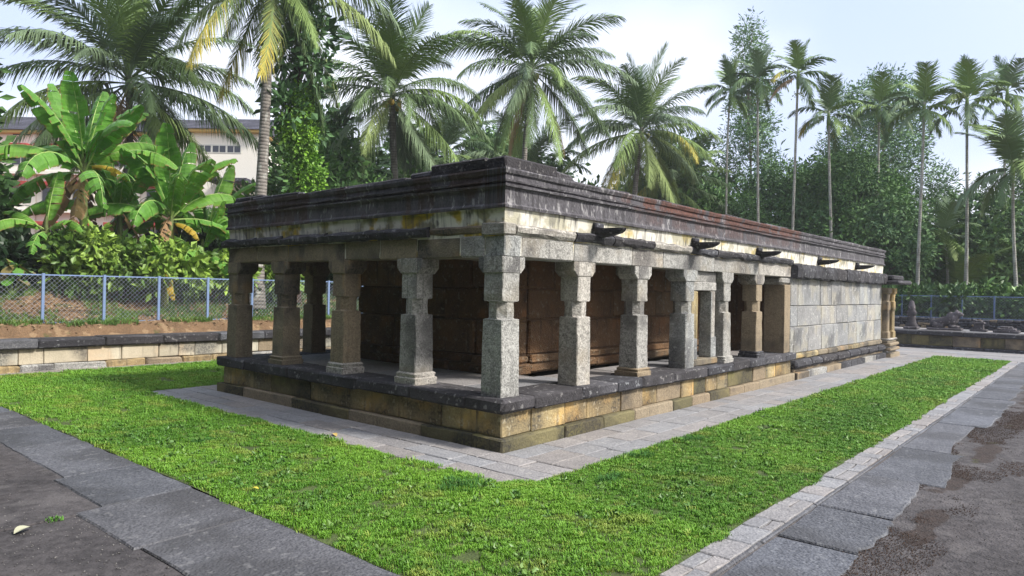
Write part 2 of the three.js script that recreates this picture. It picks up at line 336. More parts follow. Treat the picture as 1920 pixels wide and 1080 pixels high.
// brown-grey concrete with darker patches, worn bare grit and dirt
function yardTex(seed, brown, blobs, W, H, X0, X1, Z0, Z1) {
  return tex(W, H, (u, v) => {
    const x = X0 + (X1 - X0) * u, z = Z0 + (Z1 - Z0) * v, f = Math.round((X1 - X0) * 1.2), fz = Math.round((Z1 - Z0) * 1.2);
    const a = fbm(u, v, f, 5, seed, fz), b = fbm(u, v, f * 14, 3, seed + 3, fz * 14), c = fbm(u, v, f * 3, 4, seed + 5, fz * 3);
    let q = mix3([.05, .046, .048], [.15, .14, .14], clamp(a * .9 + (b - .5) * 1.1 + .02));
    q = mix3(q, [.19, .18, .175], step(.60, .75, c) * .5);
    let dirt = step(.60, .66, fbm(u, v, f * 2, 5, seed + 8, fz * 2)) * brown;
    for (const [bx, bz, rx, rz] of blobs) { const d = Math.hypot((x - bx) / rx, (z - bz) / rz) + (c - .5) * 1.6; dirt = Math.max(dirt, step(1, .75, d)); }
    q = mix3(q, mix3([.028, .018, .014], [.065, .038, .026], b), dirt * .9);
    return mix3(q, [.07, .085, .02], step(.70, .76, fbm(u, v, f * 4, 4, seed + 13, fz * 4)) * .8 * dirt);
  });
}
function ownUV(g, X0, X1, Z0, Z1) { const p = g.attributes.position, uv = new Float32Array(p.count * 2); for (let i = 0; i < p.count; i++) { uv[2 * i] = (p.getX(i) - X0) / (X1 - X0); uv[2 * i + 1] = (p.getZ(i) - Z0) / (Z1 - Z0); } g.setAttribute('uv', new THREE.BufferAttribute(uv, 2)); return g; }
{
  const con = structure('concrete_yard', 'worn brown grey concrete ground beside the granite slabs');
  const m = mat('concrete_brown', { map: yardTex(301, .12, [], 1024, 1024, 0, 5, 0, 5), color: lin(.62, .60, .63), bumpMap: rep(bumpGrain, 3, 3), bumpScale: .014, roughness: .9 });
  const pan = (x0, x1, z0, z1, y) => { const P = []; const n = 10; for (let k = 0; k <= n; k++) P.push([x0 + (x1 - x0) * k / n, z0 + (R0() - .5) * .03 + .12 * (k / n)]); for (let k = n; k >= 0; k--) P.push([x0 + (x1 - x0) * k / n, z1 + (R0() - .5) * .03 + .12 * (k / n)]); part('concrete_panel', ownUV(slabGeo(P, -.05, y, .012), 0, 5, 0, 5), m, con); };
  pan(-12, -3.7, -12.2, -6.2, .004); pan(-12, -3.7, -6.18, -1.22, .006); pan(-12, -3.7, -1.20, 3.3, .0); pan(-12, -4.27, 3.42, 9, .002);
}
{
  const st = structure('paver_strip', 'narrow strip of small pale pavers along the lawn edge');
  part('bedding', sheetGeo(-4.25, 25.2, 3.18, 3.56, 8, 1, () => -.003), mortar, st);
  for (let x = -4.2; x < 20.9;) { const w = rr(.24, .5) * (x > 9 ? 1.4 : 1), two = R0() < .35; if (two) { const m = 3.2 + rr(.12, .2); paver(st, x, x + w, 3.2, m, S.paving, { jit: .01 }); paver(st, x, x + w, m, 3.47, S.paving, { jit: .01 }); } else paver(st, x, x + w, 3.2, 3.47, S.paving, { jit: .012 }); x += w; }
  for (let x = -4.2; x < 21;) { const w = rr(.9, 1.5); const b = block(st, 'mortar_edge', x, x + w, -.04, .016, 3.475, 3.515, S.slab, { bev: .008, jit: .006 }); x += w; }
}
{
  const w2 = structure('slab_walk', 'broken dark stone slabs beside the strip of small pavers');
  const X = [-4.2, -2.4, -.55, .55, 2.12, 4.03, 6.5, 8.6, 10.3, 12.6, 15, 17.5, 20.9];
  for (let i = 0; i < X.length - 1; i++) {
    const a = X[i] + .012, b = X[i + 1] - .012, P = [], n = 5, m = 11, o = rr(4.08, 4.28), sk = rr(-.06, .1);
    for (let k = 0; k <= n; k++) P.push([a + (b - a) * k / n, 3.525 + (R0() - .5) * .012]);
    for (let k = 0; k <= m; k++) { const t = 1 - k / m; P.push([a + (b - a) * t + sk * .4, o + (fbm(i * .13 + t * .3 + .05, .3, 9, 4, 401) - .5) * .32 + (R0() - .5) * .025]); }
    part('broken_slab', slabGeo(P, -.06, .012 + rr(-.006, .01), .012), pick(S.slab), w2);
  }
}
{
  const m = mat('concrete_rough', { map: yardTex(331, .12, [[2.7, 4.3, .7, .14], [.6, 4.4, .8, .12], [4.6, 4.4, .9, .14], [8, 4.5, 1.4, .16]], 2048, 1024, 0, 10, 0, 5), bumpMap: rep(bumpGrain, 6, 3), bumpScale: .02, roughness: .88, color: lin(.60, .575, .60) });
  const c = part('rough_paving', ownUV(sheetGeo(-4.25, 26, 3.55, 14, 120, 40, (x, z) => -.004 + .012 * (n3(x * 2.2, 0, z * 2.2) - .5)), 0, 10, 0, 5), m, scene);
  c.userData = { kind: 'structure', label: 'rough dark paving with brown mossy dirt patches', category: 'paving' };
}

// ---------------------------------------------------------------- the stone temple
const temple = thing('stone_temple', 'long flat roofed grey stone temple with open pillared verandah', 'temple');
{
  const t = temple, W = 7.14, XL = 19.0, GX = 10.42;
  // plinth: footing, blocks, ledge
  const F = { out: 1, bev: .014 }, Lf = { out: -1, bev: .014 };
  course(t, 'footing_block', 'x', .0, GX, -.04, .17, -.5, 0, .7, 1.4, [...S.olive, S.brown[0], S.brown[2]], { ...F, jit: .008, cont: 1 });
  course(t, 'footing_block', 'z', -W, -.5, -.04, .17, 0, .5, .8, 1.6, [...S.olive, S.brown[0], S.brown[2]], { ...Lf, jit: .008, cont: 1 });
  course(t, 'footing_block', 'x', .5, GX, -.04, .17, -W, -W + .5, 1.0, 1.8, S.olive);
  course(t, 'plinth_block', 'x', .085, GX - .1, .17, .485, -.5, -.085, .4, .95, [...S.ochre, ...S.ochre, ...S.olive, S.brown[0]], { out: 1, bev: .012, jit: .006, proud: .012, cont: 1 });
  course(t, 'plinth_block', 'z', -W + .085, -.5, .17, .485, .085, .5, .55, 1.2, [...S.ochre, ...S.ochre, ...S.olive, S.brown[0]], { out: -1, bev: .012, jit: .006, proud: .012, cont: 1 });
  course(t, 'plinth_block', 'x', .5, GX, .17, .485, -W + .085, -W + .5, .9, 1.5, S.olive);
  const lo = { out: 1, bev: .022, jit: .010, proud: .014, lift: .006 };
  block(t, 'ledge_slab', -.03, .62, .485, .655, -.62, .03, S.dark, { bev: .03, jit: .008 });
  course(t, 'ledge_slab', 'x', .62, GX + .02, .485, .652, -.62, .02, .75, 1.5, S.dark, lo);
  course(t, 'ledge_slab', 'z', -W - .02, -.62, .485, .652, -.02, .62, .9, 1.7, S.dark, { ...lo, out: -1 });
  course(t, 'ledge_slab', 'x', .62, GX, .485, .652, -W - .02, -W + .62, 1.2, 2, S.dark, lo);
  // verandah floor
  for (let z = -W + .62; z < -.63;) { const e = Math.min(-.62, z + rr(.9, 1.25)), end = z < -5.6 || z > -1.9 ? GX - .05 : 2.2; for (let x = .62; x < end;) { const b = Math.min(end, x + rr(.8, 1.5)); block(t, 'floor_slab', x + .004, b - .004, .5, .648 + rr(-.004, .004), z + .004, e - .004, [...S.paving, S.brown[1]], { bev: .008, jit: .003 }); x = b; } z = e; }
  part('plinth_core', new THREE.BoxGeometry(GX - .8, .5, W - .8).translate(GX / 2, .23, -W / 2), S.olive[0], t);

  // columns
  const bracketGeo = (hw, l0, l1, y0, y1) => {   // bracket arm along x, from -l0 to l1; a free end is bevelled, one flush with the shaft is not
    const s = new THREE.Shape(), c = .075, c0 = l0 > .2 ? c : .008, c1 = l1 > .2 ? c : .008; s.moveTo(-l0 + c0, y0); s.lineTo(l1 - c1, y0); s.lineTo(l1, y0 + c1); s.lineTo(l1, y1); s.lineTo(-l0, y1); s.lineTo(-l0, y0 + c0); s.closePath();
    return new THREE.ExtrudeGeometry(s, { depth: 2 * hw - .024, bevelEnabled: true, bevelThickness: .012, bevelSize: .010, bevelSegments: 1, steps: 1 }).translate(0, 0, -hw + .012);
  };
  function column(x, z, o = {}) {
    const g = sub('column', t, [x, .65, z]), st = o.stone ?? pick(S.granite), H = 1.568, rings = [], b = o.base ?? .13, hw = o.hw ?? .163;
    const yb = o.noBase ? 0 : b; let y = yb;
    for (let k = 0; k <= 7; k++) rings.push([yb + (.975 - yb) * k / 7, hw + .008 * (1 - k / 7), hw + .008 * (1 - k / 7), .012]);
    rings.push([.982, hw - .006, hw - .006, .03], [.984, hw - .008, hw - .008, hw * .5], [1.0, hw - .012, hw - .012, hw * .56], [1.1, hw - .012, hw - .012, hw * .56], [1.19, hw - .012, hw - .012, hw * .56], [1.205, hw - .008, hw - .008, hw * .5], [1.207, hw - .006, hw - .006, .03], [1.215, hw - .006, hw - .006, .012]);
    for (let k = 1; k <= 4; k++) rings.push([1.215 + (H - 1.215) * k / 4, hw - .006, hw - .006, .012]);
    part('shaft', boxUV(shaftGeo(rings, .0045), R0(), R0()), st, g);
    if (!o.noBase) part('base', boxUV(shaftGeo([[0, hw + .05, hw + .05, .012], [b * .55, hw + .055, hw + .055, .014], [b * .62, hw + .035, hw + .035, .02], [b * .9, hw + .045, hw + .045, .02], [b + .004, hw + .02, hw + .02, .02]], .007), R0(), R0()), o.baseStone ?? pick([...S.brown, ...S.granite, S.dark[2]]), g);
    const fl = .166, A = .255, ar = o.arms ?? [1, 1, 0, 1];   // which of +x, -x, +z, -z have an arm
    const arms = [boxUV(bracketGeo(.168, ar[1] ? A : fl, ar[0] ? A : fl, H, H + .196), R0(), R0())];
    const a2 = boxUV(bracketGeo(.165, ar[2] ? A : fl - .004, ar[3] ? A : fl - .004, H + .002, H + .194), R0(), R0()).rotateY(Math.PI / 2); arms.push(a2);
    part('bracket', mergeGeometries(arms), o.bracketStone ?? st, g);
    return g;
  }
  const G = S.granite, cx = [.29, 1.91, 3.565, 5.245, 6.85, 8.5], cz = [-1.9, -3.56, -5.26, -6.85];
  column(cx[0], -.30, { noBase: true, hw: .168, stone: G[0], arms: [1, 0, 0, 1] });
  column(cx[1], -.30, { noBase: true, stone: G[1] });
  column(cx[2], -.30, { stone: G[2], baseStone: S.brown[0] });
  column(cx[3], -.30, { noBase: true, stone: G[3] });
  column(cx[4], -.30, { stone: G[4] });
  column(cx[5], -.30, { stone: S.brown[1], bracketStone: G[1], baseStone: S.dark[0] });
  column(.29, cz[0], { arms: [1, 0, 1, 1], stone: G[2], base: .17, baseStone: S.granite[1] });
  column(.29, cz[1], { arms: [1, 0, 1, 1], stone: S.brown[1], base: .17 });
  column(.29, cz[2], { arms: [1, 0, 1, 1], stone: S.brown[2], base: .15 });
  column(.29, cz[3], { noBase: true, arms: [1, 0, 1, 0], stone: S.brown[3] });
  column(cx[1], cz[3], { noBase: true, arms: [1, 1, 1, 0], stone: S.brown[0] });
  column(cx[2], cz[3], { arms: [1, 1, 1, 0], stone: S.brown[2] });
  // end pilaster where the solid wall begins
  block(t, 'pilaster', 10.02, 10.40, .652, 2.24, -.62, -.135, S.brown, { bev: .012 });
  block(t, 'pilaster_bracket', 9.80, 10.40, 2.24, 2.414, -.60, -.14, G, { bev: .05 });
  // doorway between the fourth and fifth column
  const dw = sub('doorway', t, [5.93, .652, -.30]);
  block(dw, 'sill', -.56, .56, 0, .13, -.17, .14, S.brown, { bev: .02 });
  for (const s of [-1, 1]) { block(dw, 'jamb', s < 0 ? -.50 : .30, s < 0 ? -.30 : .50, .13, 1.40, -.14, .10, [G[1], S.ochre[2]]); block(dw, 'jamb_band', s < 0 ? -.33 : .285, s < 0 ? -.285 : .33, .14, 1.385, -.12, .115, [s < 0 ? S.ochre[0] : G[3]], { bev: .01 }); block(dw, 'jamb_foot', s < 0 ? -.515 : .29, s < 0 ? -.29 : .515, .132, .52, -.13, .118, [G[3]], { bev: .01 }); }
  block(dw, 'lintel', -.52, .52, 1.40, 1.56, -.15, .11, [G[2]]);
  block(dw, 'overdoor', -.53, .53, 1.56, 1.76, -.14, .09, [G[4]]);

  // beams over the columns
  const bm = { out: 1, bev: .012, jit: .005, proud: .008 }, js = [.13, .46, 1.62, 3.2, 4.2, 6.2, 8.4, GX];
  for (let i = 0; i < js.length - 1; i++) block(t, 'beam', js[i] + .004, js[i + 1] - .004, 2.416, 2.69 + rr(-.006, .006), -.46, -.13 + rr(-.006, .006), G, bm);
  const zs = [-W + .13, -6.0, -5.0, -3.4, -2.55, -1.75, -.9, -.46];
  for (let i = 0; i < zs.length - 1; i++) block(t, 'beam', .13 + rr(-.006, .006), .46, 2.416, 2.69 + rr(-.006, .006), zs[i] + .004, zs[i + 1] - .004, [...S.brown, G[0], G[2]], bm);
  for (const [a, b] of [[.46, 3.4], [3.4, 6.6], [6.6, GX]]) block(t, 'beam', a, b, 2.416, 2.69, -W + .13, -W + .46, S.brown, bm);
  // inner beams tying the columns to the cella
  for (const x of [1.91, 3.565, 5.245, 6.85, 8.5]) block(t, 'cross_beam', x - .15, x + .15, 2.46, 2.688, -1.66, -.465, S.brown, bm);
  for (const z of cz.slice(0, 3)) block(t, 'cross_beam', .465, 1.9, 2.46, 2.688, z - .15, z + .15, S.brown, bm);
  // ceiling slabs
  for (let x = .14; x < GX - .1;) { const b = Math.min(GX, x + rr(.7, 1.1)); block(t, 'ceiling_slab', x + .003, b - .003, 2.70, 2.84, -1.9, -.14, S.brown, { bev: .01 }); block(t, 'ceiling_slab', x + .003, b - .003, 2.70, 2.84, -W + .14, -W + 1.9, S.brown, { bev: .01 }); x = b; }
  for (let z = -5.24; z < -1.9;) { const e = Math.min(-1.9, z + rr(.7, 1.1)); block(t, 'ceiling_slab', .14, 2.3, 2.70, 2.84, z + .003, e - .003, S.brown, { bev: .01 }); z = e; }

  // cella: courses of big reddish blocks with open joints
  const cI = { bev: .022, jit: .016, gap: .014, proud: .03 };
  const cy = [[.65, .80, .10], [.80, .93, .05], [.945, 1.50, 0], [1.525, 2.02, 0], [2.04, 2.70, 0]];
  for (const [a, b, o] of cy) {
    course(t, 'cella_block', 'z', -5.4 - o, -1.66 + o, a, b, 1.9 - o, 2.5, .7, 2.1, S.inner, { ...cI, out: -1 });
    course(t, 'cella_block', 'x', 2.5, GX + .3, a, b, -2.2, -1.66 + o, .7, 2.1, S.inner, { ...cI, out: 1 });
  }
  part('cella_core', new THREE.BoxGeometry(GX - 1.95, 2.04, 3.6).translate((GX + 2.0) / 2, 1.67, -3.5), S.inner[0], t);
  block(t, 'cella_end_wall', GX + .02, GX + .5, .5, 2.7, -W + .6, -.6, S.inner);

  // solid wall behind the verandah: three courses of dressed stone on a moulded base
  const wj = { out: 1, bev: .012, jit: .005, gap: .012, proud: .010 };
  const rows = [[.60, 1.24, .55, 1.35], [1.24, 1.74, .6, 1.5], [1.74, 2.46, .6, 1.3]];
  const joints = [[GX, 10.66, 11.7, 12.76, 14.17, 15.19, 16.1, 17.05, 18.1, XL], [GX, 10.9, 12.70, 14.06, 15.1, 16.01, 17.28, 18.2, XL], [GX, 10.92, 12.62, 13.6, 14.45, 15.5, 16.38, 17.59, XL]];
  rows.forEach(([a, b], i) => { const J = joints[i]; for (let k = 0; k < J.length - 1; k++) { const wide = k > 0 && J[k] > 12.5 && J[k] < 13 ? .02 : 0, w2 = J[k + 1] > 12.5 && J[k + 1] < 13 ? .012 : 0, p = rr(-.008, .005); block(t, 'wall_block', J[k] + .004 + wide, J[k + 1] - .004 - w2, a + .004, b - .004, -.6, -.13 + p, S.wall, { bev: .014, jit: .006, cont: R0() < .6 }); } });
  course(t, 'base_moulding', 'x', GX + .06, XL, -.04, .17, -.5, .03, .8, 1.5, [...S.dark, ...S.brown, S.granite[0]], F);
  course(t, 'base_moulding', 'x', GX + .08, XL, .17, .25, -.5, -.07, .9, 1.6, S.brown, F);
  course(t, 'base_moulding', 'x', GX + .02, XL, .25, .45, -.5, .035, .7, 1.3, S.dark, { out: 1, bev: .07, jit: .012, proud: .01 });
  course(t, 'base_moulding', 'x', GX + .05, XL, .45, .60, -.5, -.085, .7, 1.3, [...S.brown, ...S.ochre, S.dark[0]], { out: 1, bev: .03 });
  part('wall_core', new THREE.BoxGeometry(XL - GX - .1, 2.5, W - .9).translate((XL + GX) / 2, 1.3, -W / 2 - .1), S.wall[1], t);
  // rear corner pier with stacked base and carved pilasters
  for (const [y0, y1, o] of [[-.04, .16, .12], [.16, .23, .02], [.23, .33, .11], [.33, .38, .03], [.38, .49, .10], [.49, .56, .02], [.56, .63, .05]]) block(t, 'pier_base', XL, 20.15 + o, y0, y1, -1.2, .06 + o, y0 < 0 ? S.brown : [...S.brown, ...S.granite, S.ochre[3]], { bev: .025, jit: .006 });
  for (const [a, b] of [[XL + .03, XL + .36], [19.72, 20.1]]) { const p = sub('pier_pilaster', t, [(a + b) / 2, .63, -.05]); part('shaft', boxUV(shaftGeo([[0, .17, .12, .015], [.2, .17, .12, .015], [.24, .13, .10, .03], [.9, .13, .10, .03], [.95, .165, .12, .02], [1.2, .165, .12, .02], [1.24, .13, .10, .05], [1.45, .15, .11, .03], [1.5, .20, .15, .02], [1.66, .20, .15, .02]], .006), R0(), R0()), pick([...S.brown, S.ochre[3]]), p); }
  course(t, 'pier_block', 'x', XL, 20.05, .63, 2.3, -1.2, -.12, .5, .6, [...S.brown, ...S.ochre]);
  block(t, 'pier_eave', XL - .1, 20.75, 2.42, 2.55, -1.3, .42, S.dark, { bev: .05, jit: .02 });
  block(t, 'pier_eave', XL, 20.45, 2.55, 2.72, -1.3, .22, S.dark, { bev: .05, jit: .02 });
  course(t, 'wall_block', 'z', -W, -1.2, .0, 2.45, 19.4, 19.95, 1, 1.6, S.wall);
  course(t, 'wall_block', 'x', GX, XL + .9, .0, 2.45, -W, -W + .4, 1.2, 1.8, S.wall);

  // eave stones under the plaster band
  function eave(ax, a, b, face, s, y0, y1, depth, m, o = {}) {   // s = outward sign; rounded nose
    const L = b - a, n = Math.max(3, Math.round(L / .18)), prof = [[-depth, y1 + .0], [-.10, y1], [-.02, y1 - .025], [.0, y1 - (y1 - y0) * .35], [-.012, y0 + .035], [-.045, y0], [-depth, y0]], pos = [];
    const P = []; const lump = o.lump ?? .012;
    for (let i = 0; i <= n; i++) { const e = (i === 0 || i === n) ? .6 : 1, sh = rr(-lump, lump) * .6; P.push(prof.map(([q, y], k) => { const f = k === 0 || k === prof.length - 1 ? 0 : 1; const out = q - (i === 0 || i === n ? .015 : 0) * f + f * (rr(-lump, lump) * .5 + sh), yy = y + f * (rr(-lump, lump) + (k < 3 ? sh : 0)); const al = a + L * i / n; return ax === 'x' ? [al, yy, face + out] : [face - out, yy, al]; })); }
    for (let i = 0; i < n; i++) for (let k = 0; k < prof.length - 1; k++) { const A = P[i][k], B = P[i + 1][k], C = P[i + 1][k + 1], D = P[i][k + 1]; pos.push(...A, ...C, ...B, ...A, ...D, ...C); }
    for (const i of [0, n]) for (let k = 1; k < prof.length - 1; k++) pos.push(...P[i][0], ...P[i][k], ...P[i][k + 1]);
    return part('eave_stone', boxUV(fromTris(pos), R0(), R0()), m, t);
  }
  { let x = -.0; const ms = [G[3], S.dark[0], S.dark[2], G[1], S.dark[1], S.dark[3], S.dark[2], S.dark[0]]; let i = 0; block(t, 'corner_stone', .10, .34, 2.692, 2.845, -.5, -.10, G[0], { bev: .012 }); x = .34; while (x < GX) { const b = Math.min(GX + .02, x + rr(.75, 1.5)); eave('x', x + .004, b - .004, (i === 0 ? -.085 : -.045) + rr(-.01, .02), 1, 2.70, 2.845, .4, i % 8 === 3 || i === 0 ? G[1] : pick(S.dark), { lump: i === 0 ? .006 : .014 }); x = b; i++; } }
  { let z = -.5; let i = 0; while (z > -W) { const b = Math.max(-W - .01, z - rr(.8, 1.45)), light = i < 1; eave('z', b + .004, z - .004, light ? .105 : .03 + rr(-.02, .015), -1, 2.70, 2.845, .4, light ? pick(S.brown) : pick(S.dark), { lump: light ? .005 : .016 }); z = b; i++; } }
  for (let x = GX; x < XL + .1;) { const b = Math.min(XL + .12, x + rr(.7, 1.1)); eave('x', x + .005, b - .005, .05 + rr(-.015, .015), 1, 2.40, 2.74, .45, pick(S.dark), { lump: .022 }); x = b; }
  for (let x = .3; x < XL;) { const b = Math.min(XL + .1, x + rr(1.2, 2)); eave('x', x, b, -W + .45, 1, 2.70, 2.845, .4, pick(S.dark)); x = b; }

  // plaster band, with yellow stains and black runs
  const plaster = (seed, L, yel, dim) => tex(2048, 64, (u, v) => {
    const f = Math.round(L * 1.3); const a = fbm(u, v, f, 4, seed, 2), b = fbm(u, v, f * 8, 3, seed + 1, 3), e = fbm(u, v, f * 2, 4, seed + 2, 2), g = fbm(u, v, f * 14, 2, seed + 6, 4);
    let c = mix3(dim[0], dim[1], clamp(a * .7 + b * .5));
    c = mix3(c, [.52, .37, .055], step(.62, .74, e) * yel);
    c = mix3(c, [.20, .18, .06], step(.56, .70, fbm(u, v, f * 3, 4, seed + 11, 3) + .14 * (v - .5)) * .7 * yel);
    const run = step(.57, .70, fbm(u, v, f * 16, 3, seed + 3, 1) * .6 + .4 * a + .10 * (v - .5));
    return mix3(c, [.09, .085, .085], clamp(run * .5 + step(.66, .76, g) * .4));
  });
  const pR = mat('plaster_front', { map: plaster(501, 19.3, .65, [[.52, .49, .41], [.80, .77, .69]]), roughness: .95, bumpMap: rep(bumpFine, 9, .2), bumpScale: .006 });
  const pL = mat('plaster_side', { map: plaster(521, 7.2, 1, [[.52, .49, .41], [.80, .77, .69]]), roughness: .95, bumpMap: rep(bumpFine, 4, .2), bumpScale: .006 });
  const rect = { x0: .14, x1: XL + .15, z0: -W + .14, z1: -.14 };
  ringMould(t, 'plaster_band', rect, [[0, 2.44], [0.0, 2.83], [0.005, 2.9], [.012, 2.99], [.02, 3.034]], [pR, pL, pL, pR], .6, .002, (a, k) => [a < -W ? 0 : (a >= 0 ? a / 19.3 : (a + W) / 7.2), k]);

  // cornice: two black bands with fillets, lichen and red brown moss
  const corTex = (L, kind) => tex(2048, 128, (u, v) => {
    const f = Math.round(L * 1.2), a = fbm(u, v, f, 5, kind + 1, 2), g = fbm(u, v, f * 20, 3, kind + 2, 12), run = fbm(u, v, f * 9, 3, kind + 3, 1), sp = vn(u * L * 60, v * 40, Math.round(L * 60), 40, kind + 5), x = u * L;
    const front = kind === 600;
    let c = mix3([.036, .033, .040], [.145, .138, .155], clamp(run * .75 + a * .45 - .12 + (sp - .5) * .35));
    c = mix3(c, [.36, .35, .36], step(.63, .75, g) * .65 * step(.38, .6, a + .1));
    if (front) { const zone = step(2.6, 4.2, x + (a - .5) * 3) * step(11.3, 10.6, x + (a - .5) * .6), vz = .35 * step(.12, .2, v) + .65 * step(.34, .44, v + (g - .5) * .3) ; c = mix3(c, mix3([.05, .022, .018], [.17, .07, .05], sp), clamp(zone * vz * step(.30, .50, fbm(u, v, f * 5, 4, kind + 9, 4)) * .92)); c = mix3(c, [.02, .018, .022], step(.60, .68, run) * .6 * (1 - zone * .5)); }
    else c = mix3(c, [.055, .028, .022], step(.50, .62, fbm(u, v, f * 3, 4, kind + 9, 2)) * .7);
    return c;
  });
  const cR = mat('cornice_front', { map: corTex(19.4, 600), bumpMap: rep(bumpGrain, 9.6, .4), bumpScale: .016, roughness: .92 });
  const cL = mat('cornice_side', { map: corTex(7.2, 640), bumpMap: rep(bumpGrain, 3.6, .4), bumpScale: .016, roughness: .92 });
  const prof = [[-.06, 3.032], [.055, 3.03], [.06, 3.06], [.035, 3.09], [.03, 3.26], [.045, 3.285], [.075, 3.29], [.08, 3.315], [.045, 3.32], [.04, 3.345], [.065, 3.35], [.07, 3.375], [.04, 3.38], [.035, 3.44], [.06, 3.455], [.075, 3.50], [.07, 3.524], [-.25, 3.53], [-.45, 3.50]];
  ringMould(t, 'cornice', rect, prof, [cR, cL, cL, cR], .35, .005, (a, k) => [a >= -.2 && a <= 20 ? Math.max(0, a) / 19.4 : 0, k].map((q, i) => i === 0 && a < -.2 ? (a + W) / 7.2 : q));
  part('roof', new THREE.BoxGeometry(XL - .5, .1, W - .9).translate(XL / 2 + .14, 3.46, -W / 2), S.dark[0], t);
  // what is left of the parapet over the corner, and loose capping further along
  const pb = { bev: .02, jit: .012 };
  block(t, 'parapet_block', .14, 1.2, 3.526, 3.68, -.46, -.13, cR === null ? S.dark : S.dark[1], pb);
  block(t, 'parapet_block', 1.2, 1.62, 3.526, 3.63, -.46, -.15, S.dark, { bev: .05, jit: .02 });
  block(t, 'parapet_block', .13, .46, 3.526, 3.68, -1.5, -.46, S.dark, pb);
  block(t, 'parapet_block', .15, .46, 3.526, 3.62, -1.95, -1.5, S.dark, { bev: .06, jit: .02 });
  for (let x = 1.7; x < XL;) { const b = x + rr(.5, 1.4); if (R0() < .85) block(t, 'capping_stone', x, Math.min(b, XL), 3.518, 3.538 + R0() * .016, -.5, -.12 + rr(-.04, .01), [S.slab[1], S.dark[1], S.dark[2]], { bev: .02, jit: .014 }); x = b + .02; }
  for (let z = -2.0; z > -W + .5;) { const b = z - rr(.6, 1.5); if (R0() < .85) block(t, 'capping_stone', .12 + rr(-.01, .04), .5, 3.518, 3.545 + R0() * .03, Math.max(b, -W + .2), z, S.dark, { bev: .02, jit: .014 }); z = b - .02; }
  block(t, 'capping_stone', .16, .5, 3.52, 3.61, -6.9, -5.9, S.dark, { bev: .04, jit: .02 });

  // water spouts through the plaster band
  for (const x of [2.18, 5.33, 8.36, 12.45, 15.95]) {
    const g = sub('water_spout', t, [x, 2.87, -.15]); g.scale.set(.85, .85, .82);
    const R = [[-.05, .15, -.10], [.12, .16, -.10], [.28, .15, -.085], [.42, .135, -.06], [.53, .10, -.03], [.60, .055, .005], [.62, .02, .03]].map(([z, w, lo]) => [[-w, .05], [-w * .55, .045], [-w * .5, .022], [w * .5, .022], [w * .55, .045], [w, .05], [w * .96, (lo + .05) * .4], [w * .6, lo * .9], [0, lo], [-w * .6, lo * .9], [-w * .96, (lo + .05) * .4]].map(([x, y]) => [x + rr(-.004, .004), y + rr(-.004, .004), z]));
    const tp = []; for (let i = 0; i < R.length - 1; i++) for (let k = 0; k < 11; k++) { const a = R[i][k], b = R[i][(k + 1) % 11], c = R[i + 1][(k + 1) % 11], d = R[i + 1][k]; tp.push(...a, ...b, ...c, ...a, ...c, ...d); } for (let k = 1; k < 10; k++) tp.push(...R[R.length - 1][0], ...R[R.length - 1][k], ...R[R.length - 1][k + 1]);
    part('tongue', boxUV(fromTris(tp), R0(), R0()), S.dark[0], g);
    block(g, 'bracket_stone', -.13, .13, .052, .15, -.06, .10, S.dark, { bev: .02 });
  }
}

// ---------------------------------------------------------------- retaining walls, bank, fences, statues
{
  const w = thing('retaining_wall', 'low retaining wall of cream blocks and dark coping below the earth bank', 'wall');
  course(w, 'coping_slab', 'x', -9, 22, .50, .70, -13.35, -12.55, .95, 1.9, [S.dark[0], S.dark[1], S.slab[0], S.slab[1]], { out: 1, bev: .025, jit: .012, proud: .02, lift: .012 });
  course(w, 'wall_block', 'x', -9, 22, .15, .495, -13.2, -12.66, .4, .95, [...S.cream, ...S.cream, S.brown[1]], { out: 1, bev: .012, jit: .005, gap: .012, proud: .008 });
  course(w, 'footing_block', 'x', -9, 22, -.08, .145, -13.2, -12.60, .6, 1.3, [S.brown[1], S.granite[0], S.ochre[1]], { out: 1, bev: .03, jit: .015, proud: .03 });
}
const bankY = (x, z) => { const d = -13.35 - z; const r = d < .55 ? .68 + .27 * step(.1, .5, d) : .95 + 1.05 * step(.6, 4.2, d) + .6 * step(6, 30, d); return r + (d > .15 ? (n3(x * 1.3, 2, z * 1.3) - .5) * .22 * step(.2, 2, d) + (n3(x * 5, 4, z * 5) - .5) * .05 : 0); };
{
  const b = part('earth_bank', sheetGeo(-40, 90, -75, -13.34, 260, 130, bankY, .4), M.soil, scene); 
  b.userData = { kind: 'structure', label: 'brown earth bank with dry leaves rising behind the fence', category: 'bank' };
}
const blue = mat('fence_paint', { color: lin(.17, .245, .42), roughness: .55, metalness: .0, bumpMap: bumpFine, bumpScale: .001 });
const wire = mat('fence_wire', { color: lin(.40, .45, .54), roughness: .5, metalness: .0 });
